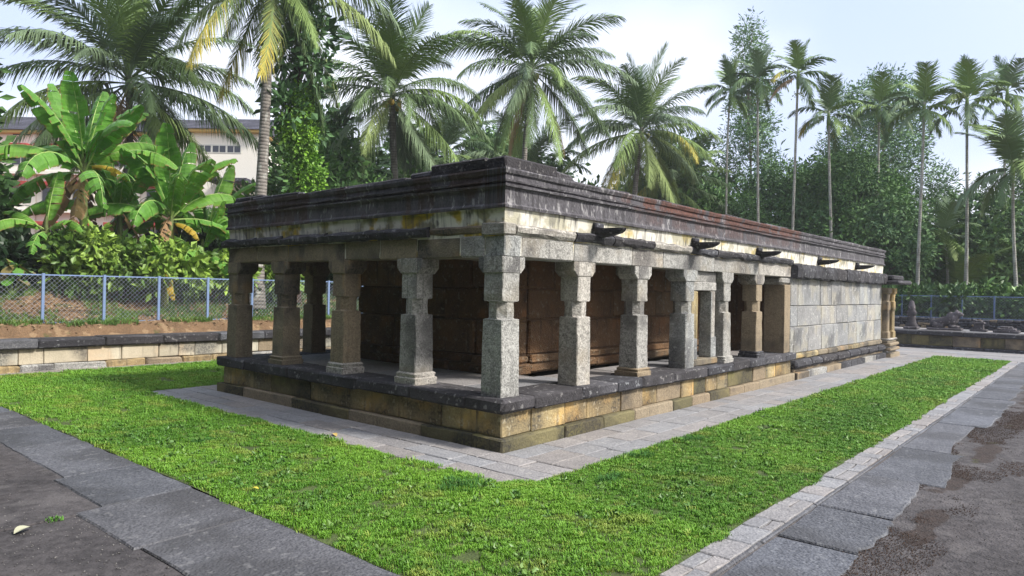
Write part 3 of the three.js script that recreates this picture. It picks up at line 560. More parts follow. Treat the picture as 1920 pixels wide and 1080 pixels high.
function chainGeo(w, h, s = .08, r = .0026) {
  const pos = [], d = s * Math.SQRT2;
  for (const sg of [-1, 1]) for (let c = -h; c < w + h; c += d) {   // line x = c + sg*y clipped to the panel
    let y0 = 0, y1 = h; const xs = y => sg > 0 ? c + y : c + h - y; 
    const lo = sg > 0 ? -c : c + h - w, hi = sg > 0 ? w - c : c + h; y0 = Math.max(y0, lo); y1 = Math.min(y1, hi); if (y1 - y0 < .02) continue;
    const A = [xs(y0), y0], B = [xs(y1), y1], nx = -(B[1] - A[1]), ny = B[0] - A[0], l = Math.hypot(nx, ny), q = [nx / l * r, ny / l * r], zo = sg * .003;
    const P = [[q[0], q[1], -r * .5], [-q[0], -q[1], -r * .5], [0, 0, r]].map(o => [[A[0] + o[0], A[1] + o[1], o[2] + zo], [B[0] + o[0], B[1] + o[1], o[2] + zo]]);
    for (let k = 0; k < 3; k++) { const a = P[k], b = P[(k + 1) % 3]; pos.push(...a[0], ...b[0], ...b[1], ...a[0], ...b[1], ...a[1]); }
  }
  return fromTris(pos);
}
function fence(name, label, ax, from, n, gap, fixed, y0, y1, wr) {
  const f = thing(name, label, 'fence'), cg = chainGeo(gap - .06, y1 - y0 - .06, .08, wr), pg = mergeGeometries([new THREE.BoxGeometry(.062, y1 - y0 + .25, .008).translate(0, 0, .027), new THREE.BoxGeometry(.008, y1 - y0 + .25, .054).translate(-.027, 0, -.004)]);
  const turn = ax === 'x' ? 0 : Math.PI / 2;
  for (let i = 0; i < n; i++) {
    const a = from + i * gap, at = (p, y) => ax === 'x' ? [p, y, fixed] : [fixed, y, p];
    const p = part('post', pg, blue, f, at(a, (y0 + y1) / 2 - .105)); p.rotation.y = turn; p.rotation.z = rr(-.006, .006);
    if (i === n - 1) break;
    for (const [nm, y] of [['rail', y1 - .02], ['rail', y0 + .03]]) { const q = part(nm, new THREE.BoxGeometry(gap - .07, .032, .026), blue, f, at(a + gap / 2, y)); q.rotation.y = turn; }
    const c = part('wire_mesh', cg, wire, f, ax === 'x' ? [a + .03, y0 + .03, fixed + .02] : [fixed - .02, y0 + .03, a + gap - .03]); c.rotation.y = turn; c.userData.kind = 'stuff';
  }
  return f;
}
fence('chain_link_fence', 'blue chain link fence standing on top of the earth bank wall', 'x', -.84 - 2 * 1.375, 17, 1.375, -14.3, .96, 2.19, .0025);
// platform with statues at the end of the court
{
  const w = thing('stone_platform', 'low dark stone platform carrying the weathered statues', 'platform');
  course(w, 'coping_slab', 'z', -14, 14, .53, .69, 25.08, 26.0, .9, 1.7, S.dark, { out: -1, bev: .02, jit: .01, proud: .015 });
  course(w, 'wall_block', 'z', -14, 14, .12, .525, 25.2, 25.9, .6, 1.3, [...S.olive, ...S.brown, S.inner[1]], { out: -1, bev: .015, proud: .012 });
  course(w, 'footing_block', 'z', -14, 14, -.08, .115, 25.1, 25.9, .8, 1.6, S.dark, { out: -1, bev: .02 });
  for (let z = -4; z < 8;) { const e = z + rr(.9, 1.6); for (const [a, b] of [[26.0, 27.0], [27.0, 28.4]]) block(w, 'top_slab', a + .004, b - .004, .5, .68 + rr(-.008, .008), z + .004, e - .004, S.paving, { bev: .01 }); z = e; }
  part('platform_core', new THREE.BoxGeometry(2.8, .5, 27).translate(27.2, .36, 0), S.brown[0], w);
}
{
  const w = thing('rubble_wall', 'low dark rubble wall of small stones behind the statues', 'wall');
  const rb = rng(88); part('wall_core', new THREE.BoxGeometry(.3, .44, 22).translate(28.7, .88, -1), S.dark[0], w);
  for (let k = 0; k < 4; k++) for (let z = -4.2; z < 6.6;) { const l = .14 + rb() * .22, h = .11; const s = part('rubble_stone', boxUV(blockGeo(.14, h * (.8 + rb() * .3), l * .94, .03, .018, rb), rb(), rb()), pick([...S.dark, S.brown[0], S.slab[0]], rb), w, [28.53 + rb() * .03, .735 + k * .112, z + l / 2]); s.rotation.x = (rb() - .5) * .2; z += l; }
}
fence('chain_link_fence', 'blue chain link fence above the rubble wall behind the statues', 'z', -8.7, 16, 1.17, 29.6, 1.1, 2.1, .0016);
{
  const e = part('garden_ground', sheetGeo(28.85, 100, -80, 80, 60, 90, (x, z) => .98 + .15 * (n3(x * .6, 1, z * .6) - .5) + .9 * step(45, 90, x), .4), M.soil, scene); e.userData = { kind: 'structure', label: 'brown garden ground under the trees beyond the far fence', category: 'ground' };
}
// statues
const oldStone = mat('statue_stone', { map: T.dark, color: lin(1.5, 1.4, 1.35), bumpMap: bumpGrain, bumpScale: .02 });
function blob(parts, size, res = 44) {   // one continuous stone body from joined round masses
  const mc = new MarchingCubes(res, new THREE.MeshBasicMaterial(), false, false, 60000); mc.isolation = 0; mc.reset?.();
  const h = 2 / res; 
  for (let k = 0; k < res; k++) for (let j = 0; j < res; j++) for (let i = 0; i < res; i++) {
    const x = (-1 + i * h) * size, y = (-1 + j * h) * size, z = (-1 + k * h) * size; let d = 1e9;
    for (const [a, b, ra, rb] of parts) { const ab = [b[0] - a[0], b[1] - a[1], b[2] - a[2]], l2 = ab[0] ** 2 + ab[1] ** 2 + ab[2] ** 2 || 1e-9, t = clamp(((x - a[0]) * ab[0] + (y - a[1]) * ab[1] + (z - a[2]) * ab[2]) / l2); const q = Math.hypot(x - a[0] - ab[0] * t, y - a[1] - ab[1] * t, z - a[2] - ab[2] * t) - (ra + (rb - ra) * t); const kk = .05, hh = clamp(.5 + .5 * (d - q) / kk); d = d === 1e9 ? q : d + (q - d) * hh - kk * hh * (1 - hh); }
    mc.field[k * res * res + j * res + i] = -d;
  }
  mc.update(); const n = mc.count, p = mc.positionArray.slice(0, n * 3), nn = mc.normalArray.slice(0, n * 3); for (let i = 0; i < p.length; i++) p[i] *= size;
  const g = new THREE.BufferGeometry(); g.setAttribute('position', new THREE.Float32BufferAttribute(p, 3)); g.setAttribute('normal', new THREE.Float32BufferAttribute(nn, 3));
  const nr = g.attributes.normal.clone(); const u = boxUV(g); u.setAttribute('normal', nr); return u;
}
{
  const s = thing('standing_stone', 'tall upright weathered stone figure on a square base on the platform', 'statue', [26.7, .69, -.72]);
  block(s, 'base', -.26, .26, 0, .1, -.26, .26, oldStone, { bev: .02 });
  part('figure', blob([[[0, -.5, 0], [0, .25, 0], .17, .13], [[0, .25, 0], [0, .42, 0], .12, .10], [[-.06, .0, .1], [-.06, .0, -.1], .10, .10], [[0, -.55, .07], [0, -.55, -.07], .17, .17]], .8), oldStone, s, [0, .66, 0]);
}
{
  const s = thing('reclining_bull', 'eroded stone bull lying with folded legs on the platform', 'statue', [27.0, .69, .45]);
  block(s, 'base', -.3, .3, 0, .08, -.62, .6, oldStone, { bev: .02 });
  part('body', blob([[[0, -.12, -.25], [0, .02, .25], .19, .22], [[0, .1, .3], [0, .24, .42], .15, .13], [[0, .27, .40], [-.05, .24, .56], .12, .08], [[-.15, -.26, .2], [-.17, -.28, .45], .08, .06], [[.15, -.26, .2], [.17, -.28, .45], .08, .06], [[-.16, -.22, -.35], [-.19, -.27, -.1], .11, .07], [[.16, -.22, -.35], [.19, -.27, -.1], .11, .07], [[0, .20, .16], [0, .24, .2], .12, .1], [[0, .36, .42], [.0, .42, .38], .04, .03], [[0, -.1, -.42], [0, -.25, -.5], .14, .06]], .72), oldStone, s, [0, .40, 0]);
}
{
  const s = thing('small_pedestal', 'small square stone pedestal with moulded cap on the platform', 'pedestal', [26.9, .69, 1.62]);
  block(s, 'base', -.27, .27, 0, .08, -.28, .28, oldStone); block(s, 'shaft', -.15, .15, .08, .3, -.16, .16, oldStone); block(s, 'cap', -.19, .19, .3, .37, -.2, .2, oldStone); block(s, 'top', -.12, .12, .37, .43, -.13, .13, oldStone, { bev: .03 });
}
{
  const s = thing('flat_pedestal', 'flat stepped stone pedestal lying on the platform', 'pedestal', [26.7, .69, 2.55]);
  block(s, 'base', -.3, .3, 0, .09, -.42, .42, oldStone); block(s, 'step', -.22, .22, .09, .17, -.3, .3, oldStone); block(s, 'top', -.17, .17, .17, .24, -.2, .2, oldStone, { bev: .03 });
}

// ---------------------------------------------------------------- plants: materials and leaf shapes
const leafM = (name, c, t = .35, rough = .75) => { const m = new THREE.MeshPhysicalMaterial({ color: lin(...c), roughness: rough, side: THREE.DoubleSide }); if (t > .39) { m.transmission = t; m.thickness = 0; m.ior = 1.3; } m.name = name; M[name] = m; return m; };
const frondGreen = [leafM('frond_deep_green', [.11, .178, .065], 0), leafM('frond_blue_green', [.14, .205, .105], 0), leafM('frond_fresh_green', [.175, .265, .07], 0)];
const frondYellow = [leafM('frond_yellow_green', [1, 1, 1], 0), leafM('frond_pale', [.22, .29, .09], 0)]; frondYellow[0].vertexColors = true;
const frondDry = leafM('frond_dry', [.30, .20, .10], 0);
const barkTex = tex(256, 512, (u, v) => { const b = fbm(u, v, 6, 4, 701, 12), ring = Math.abs(Math.sin((v * 26 + (fbm(u, v, 3, 2, 705, 3) - .5) * .5) * Math.PI)); let c = mix3([.11, .095, .085], [.30, .275, .25], clamp(b * 1.2 - .1)); c = mix3(c, [.05, .042, .038], step(.16, .02, ring) * .9); return mix3(c, [.40, .40, .37], step(.6, .72, fbm(u, v, 10, 4, 709)) * .6); });
const barkBump = tex(256, 512, (u, v) => .5 * Math.abs(Math.sin(v * 26 * Math.PI)) + .5 * fbm(u, v, 8, 4, 713, 20), false);
const palmBark = mat('palm_bark', { map: barkTex, bumpMap: barkBump, bumpScale: .03, roughness: .95 });
const arecaBark = mat('areca_bark', { map: barkTex, color: lin(1.6, 1.72, 1.68), bumpMap: barkBump, bumpScale: .008, roughness: .9 });
const woodTex = tex(256, 512, (u, v) => { const b = fbm(u, v, 14, 4, 721, 4); let c = mix3([.04, .032, .026], [.16, .13, .105], clamp(b * 1.4 - .2)); return mix3(c, [.22, .23, .19], step(.6, .7, fbm(u, v, 5, 4, 723)) * .5); });
const wood = mat('tree_bark', { map: woodTex, bumpMap: bumpGrain, bumpScale: .03, roughness: 1 });
const paleWood = mat('pale_bark', { map: woodTex, color: lin(2.2, 2.1, 1.95), bumpMap: bumpGrain, bumpScale: .02, roughness: 1 });
const darkWood = mat('dark_bark', { map: woodTex, color: lin(.7, .55, .5), bumpMap: bumpGrain, bumpScale: .03, roughness: 1 });
const coconutM = mat('coconut_green', { color: lin(.20, .22, .05), roughness: .5 }), coconutY = mat('coconut_yellow', { color: lin(.50, .33, .05), roughness: .5 });

// one palm frond in the x-y plane: midrib that arches over, leaflets on both sides that hang
function frondGeo(o) {
  const r = rng(o.seed), n = 16, pts = []; let p = V(0, 0, 0), e = o.elev; const tang = [];
  for (let i = 0; i <= n; i++) { pts.push(p.clone()); const t = i / n; e = o.elev - o.bend * Math.pow(t, 1.25); const d = V(Math.cos(e), Math.sin(e), o.twist * t * .25); tang.push(d.clone().normalize()); p = p.clone().addScaledVector(d, o.len / n); }
  const pos = [], col = []; let age = 0; const tri = (a, b, c) => { pos.push(a.x, a.y, a.z, b.x, b.y, b.z, c.x, c.y, c.z); const q = mix3([.15, .22, .07], [.46, .38, .055], age); col.push(...q, ...q, ...q); };
  for (let i = 0; i < n; i++) {   // midrib
    const w0 = o.rib * (1 - i / n * .9), w1 = o.rib * (1 - (i + 1) / n * .9), a = pts[i], b = pts[i + 1], N = V(-tang[i].y, tang[i].x, 0);
    const A = [a.clone().add(V(0, 0, w0)), a.clone().add(V(0, 0, -w0)), a.clone().addScaledVector(N, -w0 * .9)], B = [b.clone().add(V(0, 0, w1)), b.clone().add(V(0, 0, -w1)), b.clone().addScaledVector(N, -w1 * .9)];
    for (let k = 0; k < 3; k++) { const q = (k + 1) % 3; tri(A[k], A[q], B[q]); tri(A[k], B[q], B[k]); }
  }
  for (const s of [-1, 1]) for (let k = 0; k < o.n; k++) {
    const t = o.t0 + (1 - o.t0) * (k + r() * .6) / o.n, f = Math.min(t, .999) * n, i = Math.floor(f), a = pts[i].clone().lerp(pts[i + 1], f - i), T = tang[i];
    const env = Math.pow(Math.sin(Math.PI * clamp(.16 + .80 * (t - o.t0) / (1 - o.t0))), .7), L = o.leaf * env * (.7 + .45 * r()), sweep = .5 + .55 * t + (r() - .5) * .2, N = V(-T.y, T.x, 0), vee = (r() * .5 + .1) * (o.vee ?? 1);
    const D = V(0, 0, s).multiplyScalar(Math.cos(sweep)).addScaledVector(T, Math.sin(sweep)).addScaledVector(N, vee * .4); D.y -= o.hang * (.35 + .5 * r()); D.normalize();
    const m = a.clone().addScaledVector(D, L * .5), D2 = D.clone(); D2.y -= o.hang * (.7 + .9 * r()); D2.normalize(); const z = m.clone().addScaledVector(D2, L * .5);
    const w = T.clone().multiplyScalar(o.wid * (.8 + .4 * r())); age = step(.35, 1.0, t + (r() - .5) * .5);
    tri(a.clone().add(w), a.clone().sub(w), m.clone().sub(w)); tri(a.clone().add(w), m.clone().sub(w), m.clone().add(w)); tri(m.clone().add(w), m.clone().sub(w), z);
  }
  const g = fromTris(pos); g.setAttribute('color', new THREE.Float32BufferAttribute(col, 3)); return g;
}
const coco = []; // variants by how steeply the frond leaves the crown
for (const [el, be, hg] of [[1.45, .45, .12], [1.2, .95, .25], [.95, 1.15, .4], [.65, 1.25, .6], [.35, 1.25, .8], [.0, 1.1, 1.0], [-.45, .75, 1.2], [-.95, .4, 1.1]]) coco.push([0, 1, 2].map(s => frondGeo({ seed: 900 + coco.length * 7 + s, elev: el, bend: be * (1 + (s - 1) * .12), len: 4.5, twist: (s - 1) * .9, n: 100, t0: .15, leaf: 1.2, wid: .023, hang: hg, rib: .045 })));
const arec = [];
for (const [el, be, hg] of [[1.42, .4, .05], [1.1, .9, .15], [.75, 1.3, .35], [.35, 1.5, .6], [-.25, 1.15, .9]]) arec.push([0, 1].map(s => frondGeo({ seed: 990 + arec.length * 7 + s, elev: el, bend: be * (1 + s * .15), len: 1.95, twist: (s - .5) * .9, n: 34, t0: .12, leaf: .70, wid: .032, hang: hg, rib: .02, vee: .6 })));

function palm(name, label, group, x, y, z, h, o = {}) {
  const r = rng(o.seed ?? Math.round(x * 31 + z * 17 + 5000)), t = thing(name, label, 'palm tree', [x, y, z], 0, group), n = 18, pts = [], rad = [], lx = o.lean?.[0] ?? 0, lz = o.lean?.[1] ?? 0;
  for (let i = 0; i <= n; i++) { const q = i / n; pts.push(V(lx * q * q + .08 * Math.sin(q * 5 + x), h * q, lz * q * q + .06 * Math.sin(q * 4 + z))); rad.push((o.rad ?? .16) * (1 + .9 * Math.pow(1 - q, 6)) * (1 - .25 * q)); }
  part('trunk', tubeGeo(pts, rad, 10, .35), o.bark ?? palmBark, t);
  const top = pts[n], set = o.set ?? coco, N = o.fronds ?? 26, sc = o.scale ?? 1, K = set.length;
  for (let i = 0; i < N; i++) {
    const q = (i + .5) / N, k = Math.min(K - 1, Math.floor(Math.pow(q, o.pow ?? .85) * K * (o.span ?? 1))), g = pick(set[k], r), az = i * 2.39996 + (r() - .5) * .5;
    let m = pick(frondGreen, r); if (q > .55 && r() < (o.yellow ?? .3)) m = pick(frondYellow, r); if (q > .86 && r() < (o.dry ?? .25)) m = frondDry;
    const f = part('frond', g, m, t, [top.x, top.y - q * .35 * sc, top.z]); f.rotation.set((r() - .5) * .3, az, (r() - .5) * .22, 'YXZ'); f.scale.setScalar(sc * (.85 + .3 * r()) * (k === 0 ? .85 : 1));
  }
  if (o.nuts) for (let i = 0; i < o.nuts; i++) { const a = r() * 6.28, d = .22 + r() * .16; const c = part('coconut', new THREE.SphereGeometry(.12, 8, 6).scale(1, 1.25, 1), o.nutM ?? coconutM, t, [top.x + Math.cos(a) * d, top.y - .35 - r() * .4, top.z + Math.sin(a) * d]); }
  if (o.shaft) { part('crownshaft', tubeGeo([V(top.x, top.y - 1.0, top.z), V(top.x, top.y - .6, top.z), V(top.x, top.y - .05, top.z)], [.085, .105, .06], 8), frondGreen[2], t); if (r() < .75) { const b = []; for (let i = 0; i < 26; i++) { const a = r() * 6.28, l = .15 + r() * .4; b.push(new THREE.IcosahedronGeometry(.035, 0).translate(Math.cos(a) * (.12 + l * .4), -l, Math.sin(a) * (.12 + l * .4))); } const fb = part('fruit_bunch', mergeGeometries(b), r() < .5 ? coconutM : wood, t, [top.x, top.y - 1.0, top.z]); fb.userData.kind = 'stuff'; } }
  return t;
}
// sprig of leaves that crowns are filled with
function sprig(seed, n, R, L, W, up = 0) {
  const r = rng(seed), pos = [];
  for (let i = 0; i < n; i++) {
    const d = V(r() - .5, r() - .5, r() - .5).normalize(), c = d.clone().multiplyScalar(R * Math.cbrt(r())), dir = d.clone().addScaledVector(V(r() - .5, r() - .5 + up, r() - .5), 1.1).normalize(), sd = V(r() - .5, r() - .5, r() - .5).cross(dir).normalize(), l = L * (.7 + .6 * r()), w = W * (.7 + .6 * r()), nn = dir.clone().cross(sd).multiplyScalar(w * .25);
    const a = c, b = c.clone().addScaledVector(dir, l * .45).addScaledVector(sd, w).add(nn), e = c.clone().addScaledVector(dir, l * .45).addScaledVector(sd, -w).add(nn), t = c.clone().addScaledVector(dir, l);
    pos.push(a.x, a.y, a.z, b.x, b.y, b.z, t.x, t.y, t.z, a.x, a.y, a.z, t.x, t.y, t.z, e.x, e.y, e.z);
  }
  return fromTris(pos);
}
const SPR = { broad: sprig(1, 26, .46, .24, .065), dense: sprig(2, 30, .48, .22, .062), feather: sprig(3, 20, .55, .26, .035, .1), fine: sprig(4, 40, .4, .10, .022), big: sprig(5, 16, .34, .26, .075, -.35), vine: sprig(6, 26, .32, .17, .05, -.4) };
const leafW = (name, rough = .7) => leafM(name, [1, 1, 1], .35, rough);
const crownLeaf = leafW('crown_leaves'), shinyLeaf = leafW('shrub_leaves', .5);
const _m = new THREE.Matrix4(), _q = new THREE.Quaternion(), _e = new THREE.Euler(), _c = new THREE.Color();
function scatter(name, geo, m, pts, colA, colB, sc, r, parent) {
  const im = new THREE.InstancedMesh(geo, m, pts.length); im.name = name; im.userData.kind = 'stuff';
  const cl = r() * 40;
  pts.forEach((p, i) => {
    _q.setFromEuler(_e.set((r() - .5) * 1.6, r() * 6.28, (r() - .5) * 1.6)); const s = sc * (.55 + .9 * r()); _m.compose(p, _q, V(s, s, s)); im.setMatrixAt(i, _m);
    const k = clamp(.75 * fbm((p.x + cl) * .05 + .5, (p.z + p.y * .8) * .05 + .5, 16, 3, 61) * 1.4 - .25 + (r() - .5) * .7), c = mix3(colA, colB, k); im.setColorAt(i, _c.setRGB(...c));
  });
  parent.add(im); return im;
}
// a crown of uneven lobes, leaves mostly on their outer shells
function lobePts(lobes, per, r, fill = .35) {
  const out = [];
  for (const [x, y, z, a, b] of lobes) { const n = Math.round(per * a * a); for (let i = 0; i < n; i++) { const d = V(r() * 2 - 1, r() * 2 - 1, r() * 2 - 1).normalize(), k = r() < fill ? Math.cbrt(r()) : .78 + .28 * r(), bump = .72 + .5 * fbm(d.x * .25 + .5 + x * .01, d.y * .25 + d.z * .2 + .5, 18, 3, 33); out.push(V(x + d.x * a * k * bump, y + d.y * (b ?? a) * k * bump, z + d.z * a * k * bump)); } }
  return out;
}
function tree(name, label, group, x, y, z, h, o = {}) {
  const r = rng(o.seed ?? Math.round(x * 53 + z * 29 + 9000)), t = thing(name, label, 'tree', [x, y, z], 0, group), th = h * (o.trunk ?? .75), n = 9, pts = [], rad = [], R = o.rad ?? .16, w = o.wob ?? .25;
  for (let i = 0; i <= n; i++) { const q = i / n; pts.push(V(Math.sin(q * 3.1 + x) * w * q, th * q, Math.cos(q * 2.7 + z) * w * q)); rad.push(R * (1 + .5 * Math.pow(1 - q, 5)) * (1 - .7 * q)); }
  part('trunk', tubeGeo(pts, rad, 8, .3), o.bark ?? wood, t);
  const lobes = [], cr = o.cr ?? h * .28, c0 = o.c0 ?? .45, L = o.lobes ?? 9;
  for (let i = 0; i < L; i++) {
    const q = (i + .5) / L, yy = h * (c0 + (1 - c0) * q) - cr * .25, prof = (o.cone ? 1.05 - .85 * q : Math.sin(Math.PI * clamp(.18 + .72 * q))), a = i * 2.4 + r(), d = cr * prof * (.35 + .5 * r()), s = cr * (.38 + .22 * r()) * (.55 + .45 * prof);
    lobes.push([Math.cos(a) * d + pts[n].x * q, yy, Math.sin(a) * d + pts[n].z * q, s, s * .8]);
    if (o.branches !== 0 && (o.allBr || i % 2 === 0)) { const bi = Math.min(n - 1, Math.max(2, Math.floor((yy - cr * .5) / th * n))), b0 = pts[bi], b1 = V(lobes[i][0], yy, lobes[i][2]); part('branch', tubeGeo([b0, b0.clone().lerp(b1, .5).add(V(0, -.15, 0)), b1], [rad[bi] * .6, rad[bi] * .38, .012], 6, .3), o.bark ?? wood, t); }
  }
  scatter('crown', o.sprig ?? SPR.broad, crownLeaf, lobePts(lobes, (o.per ?? 60), r, o.fill), o.colA ?? [.04, .085, .03], o.colB ?? [.12, .22, .06], o.ls ?? 1, r, t);
  return t;
}
// banana leaf: midrib and two sides torn into strips
const bananaTex = tex(64, 512, (u, v) => { const s = vn(v * 150, 3, 150, 4, 801), w = fbm(u, v, 3, 3, 803, 12); const c = mix3([.085, .25, .03], [.19, .44, .06], clamp(.35 * s + .65 * w)); return mix3(c, [.26, .17, .06], step(.455, .50, u + (vn(v * 60, 1, 60, 4, 811) - .5) * .08) * .85); });
const bananaM = [0, 1].map(i => { const m = leafM('banana_leaf' + i, i ? [1.15, 1.05, .9] : [1, 1, 1], .4, .55); m.map = bananaTex; m.bumpMap = rep(bumpFine, .3, 2); m.bumpScale = .004; return m; });
const bananaYellow = leafM('banana_yellow', [.55, .38, .04], .4, .6), bananaDry = leafM('banana_dry', [.28, .17, .085], .15, .9), bananaRib = mat('banana_rib', { color: lin(.30, .42, .12), roughness: .5 });
const bananaStem = mat('banana_stem', { map: woodTex, color: lin(1.6, 2.4, 1.0), roughness: .8, bumpMap: bumpGrain, bumpScale: .02 });
function bananaLeafGeo(o) {
  const r = rng(o.seed), n = 22, P = [], Tn = []; let p = V(0, 0, 0);
  for (let i = 0; i <= n; i++) { const t = i / n, e = o.elev - o.bend * Math.pow(t, 1.6); P.push(p.clone()); const d = V(Math.cos(e), Math.sin(e), 0); Tn.push(d); p = p.clone().addScaledVector(d, o.len / n); }
  const pos = [], uv = [], rib = tubeGeo(P.filter((_, i) => i % 2 === 0), P.filter((_, i) => i % 2 === 0).map((_, i, a) => .03 * (1 - .85 * i / (a.length - 1))), 5);
  const at = (t) => { const f = Math.min(t, .9999) * n, i = Math.floor(f); return [P[i].clone().lerp(P[i + 1], f - i), Tn[i]]; };
  for (const s of [-1, 1]) {
    let t = o.pet; while (t < .995) {
      const t2 = Math.min(1, t + (.04 + r() * .16)), droop = o.fold + (r() - .5) * o.torn, gap = r() < .3 ? .012 + r() * .02 : r() * .005, K = 4, rows = [];
      for (let k = 0; k <= K; k++) {
        const q = t + gap + (t2 - t - gap) * k / K, [c, T] = at(q), u = (q - o.pet) / (1 - o.pet), w = o.wid * Math.pow(Math.sin(Math.PI * clamp(.07 + .90 * u)), .55), N = V(-T.y, T.x, 0), row = [];
        for (let j = 0; j <= 3; j++) { const a = droop + .55 * (j / 3), d = j / 3 * w; row.push([c.clone().add(V(0, 0, s * d * Math.cos(a))).addScaledVector(N, -d * Math.sin(a) + .012 * Math.sin(q * 60 + j)).addScaledVector(T, d * .25), [j / 3 * .5, q]]); }
        rows.push(row);
      }
      for (let k = 0; k < K; k++) for (let j = 0; j < 3; j++) { const A = rows[k][j], B = rows[k + 1][j], C = rows[k + 1][j + 1], D = rows[k][j + 1]; for (const w of [A, B, C, A, C, D]) { pos.push(w[0].x, w[0].y, w[0].z); uv.push(...w[1]); } }
      t = t2;
    }
  }
  const g = fromTris(pos); g.setAttribute('uv', new THREE.Float32BufferAttribute(uv, 2)); return [g, rib];
}
const BL = [[1.4, .35], [1.15, .8], [.85, 1.2], [.5, 1.5], [.1, 1.35], [-.8, .6]].map(([e, b], i) => [0, 1].map(s => bananaLeafGeo({ seed: 820 + i * 5 + s, elev: e, bend: b * (1 + s * .25), len: 2.5, wid: .40, pet: .13, fold: .12 + i * .06, torn: .3 + i * .16 + s * .3 })));
function banana(label, x, z, h, specs, sc = 1) {   // specs: [azimuth, variant, colour, size]
  const y = bankY(x, z), r = rng(Math.round(x * 97 + z * 61 + 3000)), t = thing('banana_plant', label, 'banana plant', [x, y - .05, z], 0, 'banana plants behind the fence');
  part('stem', tubeGeo([V(0, 0, 0), V(.02, h * .5, 0), V(0, h, .02), V(0, h + .3, .02)], [.13 * sc, .10 * sc, .065 * sc, .03], 9, .4), bananaStem, t);
  for (const [az, k, c, s, drop] of specs) { const [g, rib] = BL[k][r() < .5 ? 0 : 1], m = c === 'y' ? bananaYellow : c === 'd' ? bananaDry : bananaM[r() < .5 ? 0 : 1], f = part('leaf', g, m, t, [0, h - (drop ?? r() * .35), 0]); f.rotation.y = az; f.rotation.x = (r() - .5) * .25; f.scale.setScalar((s ?? 1) * sc); part('midrib', rib, c === 'd' ? bananaDry : bananaRib, f); }
  return t;
}
function shrub(name, label, group, x, y, z, w, h, o = {}) {
  const r = rng(o.seed ?? Math.round(x * 71 + z * 43 + 7000)), t = thing(name, label, o.cat ?? 'shrub', [x, y, z], 0, group);
  for (let i = 0; i < (o.stems ?? 4); i++) { const a = r() * 6.28, d = w * (.2 + .3 * r()); part('stem', tubeGeo([V(0, 0, 0), V(Math.cos(a) * d * .4, h * .4, Math.sin(a) * d * .4), V(Math.cos(a) * d, h * .85, Math.sin(a) * d)], [.03, .022, .008], 5), wood, t); }
  const lobes = []; for (let i = 0; i < (o.lobes ?? 6); i++) { const a = i * 2.4 + r(), d = w * .32 * (.3 + r()); lobes.push([Math.cos(a) * d, h * (.35 + .5 * r()), Math.sin(a) * d, w * (.22 + .14 * r()), h * (.2 + .12 * r())]); }
  scatter('foliage', o.sprig ?? SPR.big, shinyLeaf, lobePts(lobes, o.per ?? 170, r, .5), o.colA ?? [.08, .16, .025], o.colB ?? [.34, .50, .07], o.ls ?? .8, r, t); return t;
}

// ---------------------------------------------------------------- planting
const palmsG = 'coconut palms behind the temple', arecaG = 'slender areca palms beyond the far fence', treesG = 'leafy trees behind the temple', farG = 'thin feathery trees beyond the far fence';
palm('coconut_palm', 'dark full coconut palm standing before the cream building', palmsG, 4.4, bankY(4.4, -23.3), -23.3, 10.0 - bankY(4.4, -23.3), { fronds: 46, scale: 1.2, yellow: .06, nuts: 8, rad: .17, seed: 5101 });
palm('coconut_palm', 'tall coconut palm with bare grey trunk and crown of yellowing fronds', palmsG, 5.4, bankY(5.4, -15.3), -15.3, 12.3 - bankY(5.4, -15.3), { fronds: 30, scale: .98, yellow: .6, dry: .05, rad: .185, lean: [.25, .1], seed: 5102 });
palm('coconut_palm', 'coconut palm with orange flower stalk beside the creeper covered tree', palmsG, 13.1, bankY(13.1, -17.7), -17.7, 10.3 - bankY(13.1, -17.7), { fronds: 40, yellow: .12, dry: .05, nuts: 7, nutM: coconutY, rad: .17, lean: [-.5, .35], seed: 5103 });
palm('coconut_palm', 'coconut palm with orange tipped hanging fronds behind the parapet corner', palmsG, 18.9, bankY(18.9, -15.6), -15.6, 12.6 - bankY(18.9, -15.6), { fronds: 42, yellow: .3, scale: 1.0, nuts: 6, rad: .15, lean: [.3, .3], seed: 5104 });
palm('coconut_palm', 'coconut palm with broad yellow green lower fronds over the long roof', palmsG, 25.9, bankY(25.9, -13.9), -13.9, 10.8 - bankY(25.9, -13.9), { fronds: 40, yellow: .65, dry: .1, scale: 1.0, nuts: 7, rad: .17, lean: [.6, .3], seed: 5105 });
for (const [x, z, h, s, lab] of [[17.8, -22.4, 5.6, .8, 'short coconut palm between two taller palms with low spreading fronds'], [24.6, -20.0, 6.8, .9, 'dark coconut palm half hidden behind the palm over the parapet corner'], [30.5, -14.0, 7.6, .9, 'coconut palm with drooping fronds beside the first areca palm'], [22.0, -24.0, 8.0, .9, 'coconut palm far behind the temple among dark trees']])
  palm('coconut_palm', lab, palmsG, x, bankY(x, z), z, h, { fronds: 28, scale: s, yellow: .2, rad: .15 });
palm('young_palm', 'young coconut palm with low arching fronds behind the platform fence', palmsG, 36.5, 1, -.4, 1.2, { fronds: 16, scale: .85, yellow: .15, rad: .14, pow: .7, span: .75 });
palm('young_palm', 'young coconut palm at the foot of the tall thin trunks', palmsG, 39.0, 1, 3.0, 1.5, { fronds: 15, scale: .9, yellow: .15, rad: .14, pow: .7, span: .75 });
const A = [[31.8, -11.2, 14.2], [32.1, -9.3, 14.6], [32.3, -7.6, 14.6], [32.6, -5.7, 12.3], [35.3, -4.0, 12.9], [32.7, -1.6, 12.1], [33.7, .2, 12.3], [39.7, 1.1, 13.9], [32.9, 2.3, 8.8], [42, 3.2, 13], [36.2, -.9, 6.0]];
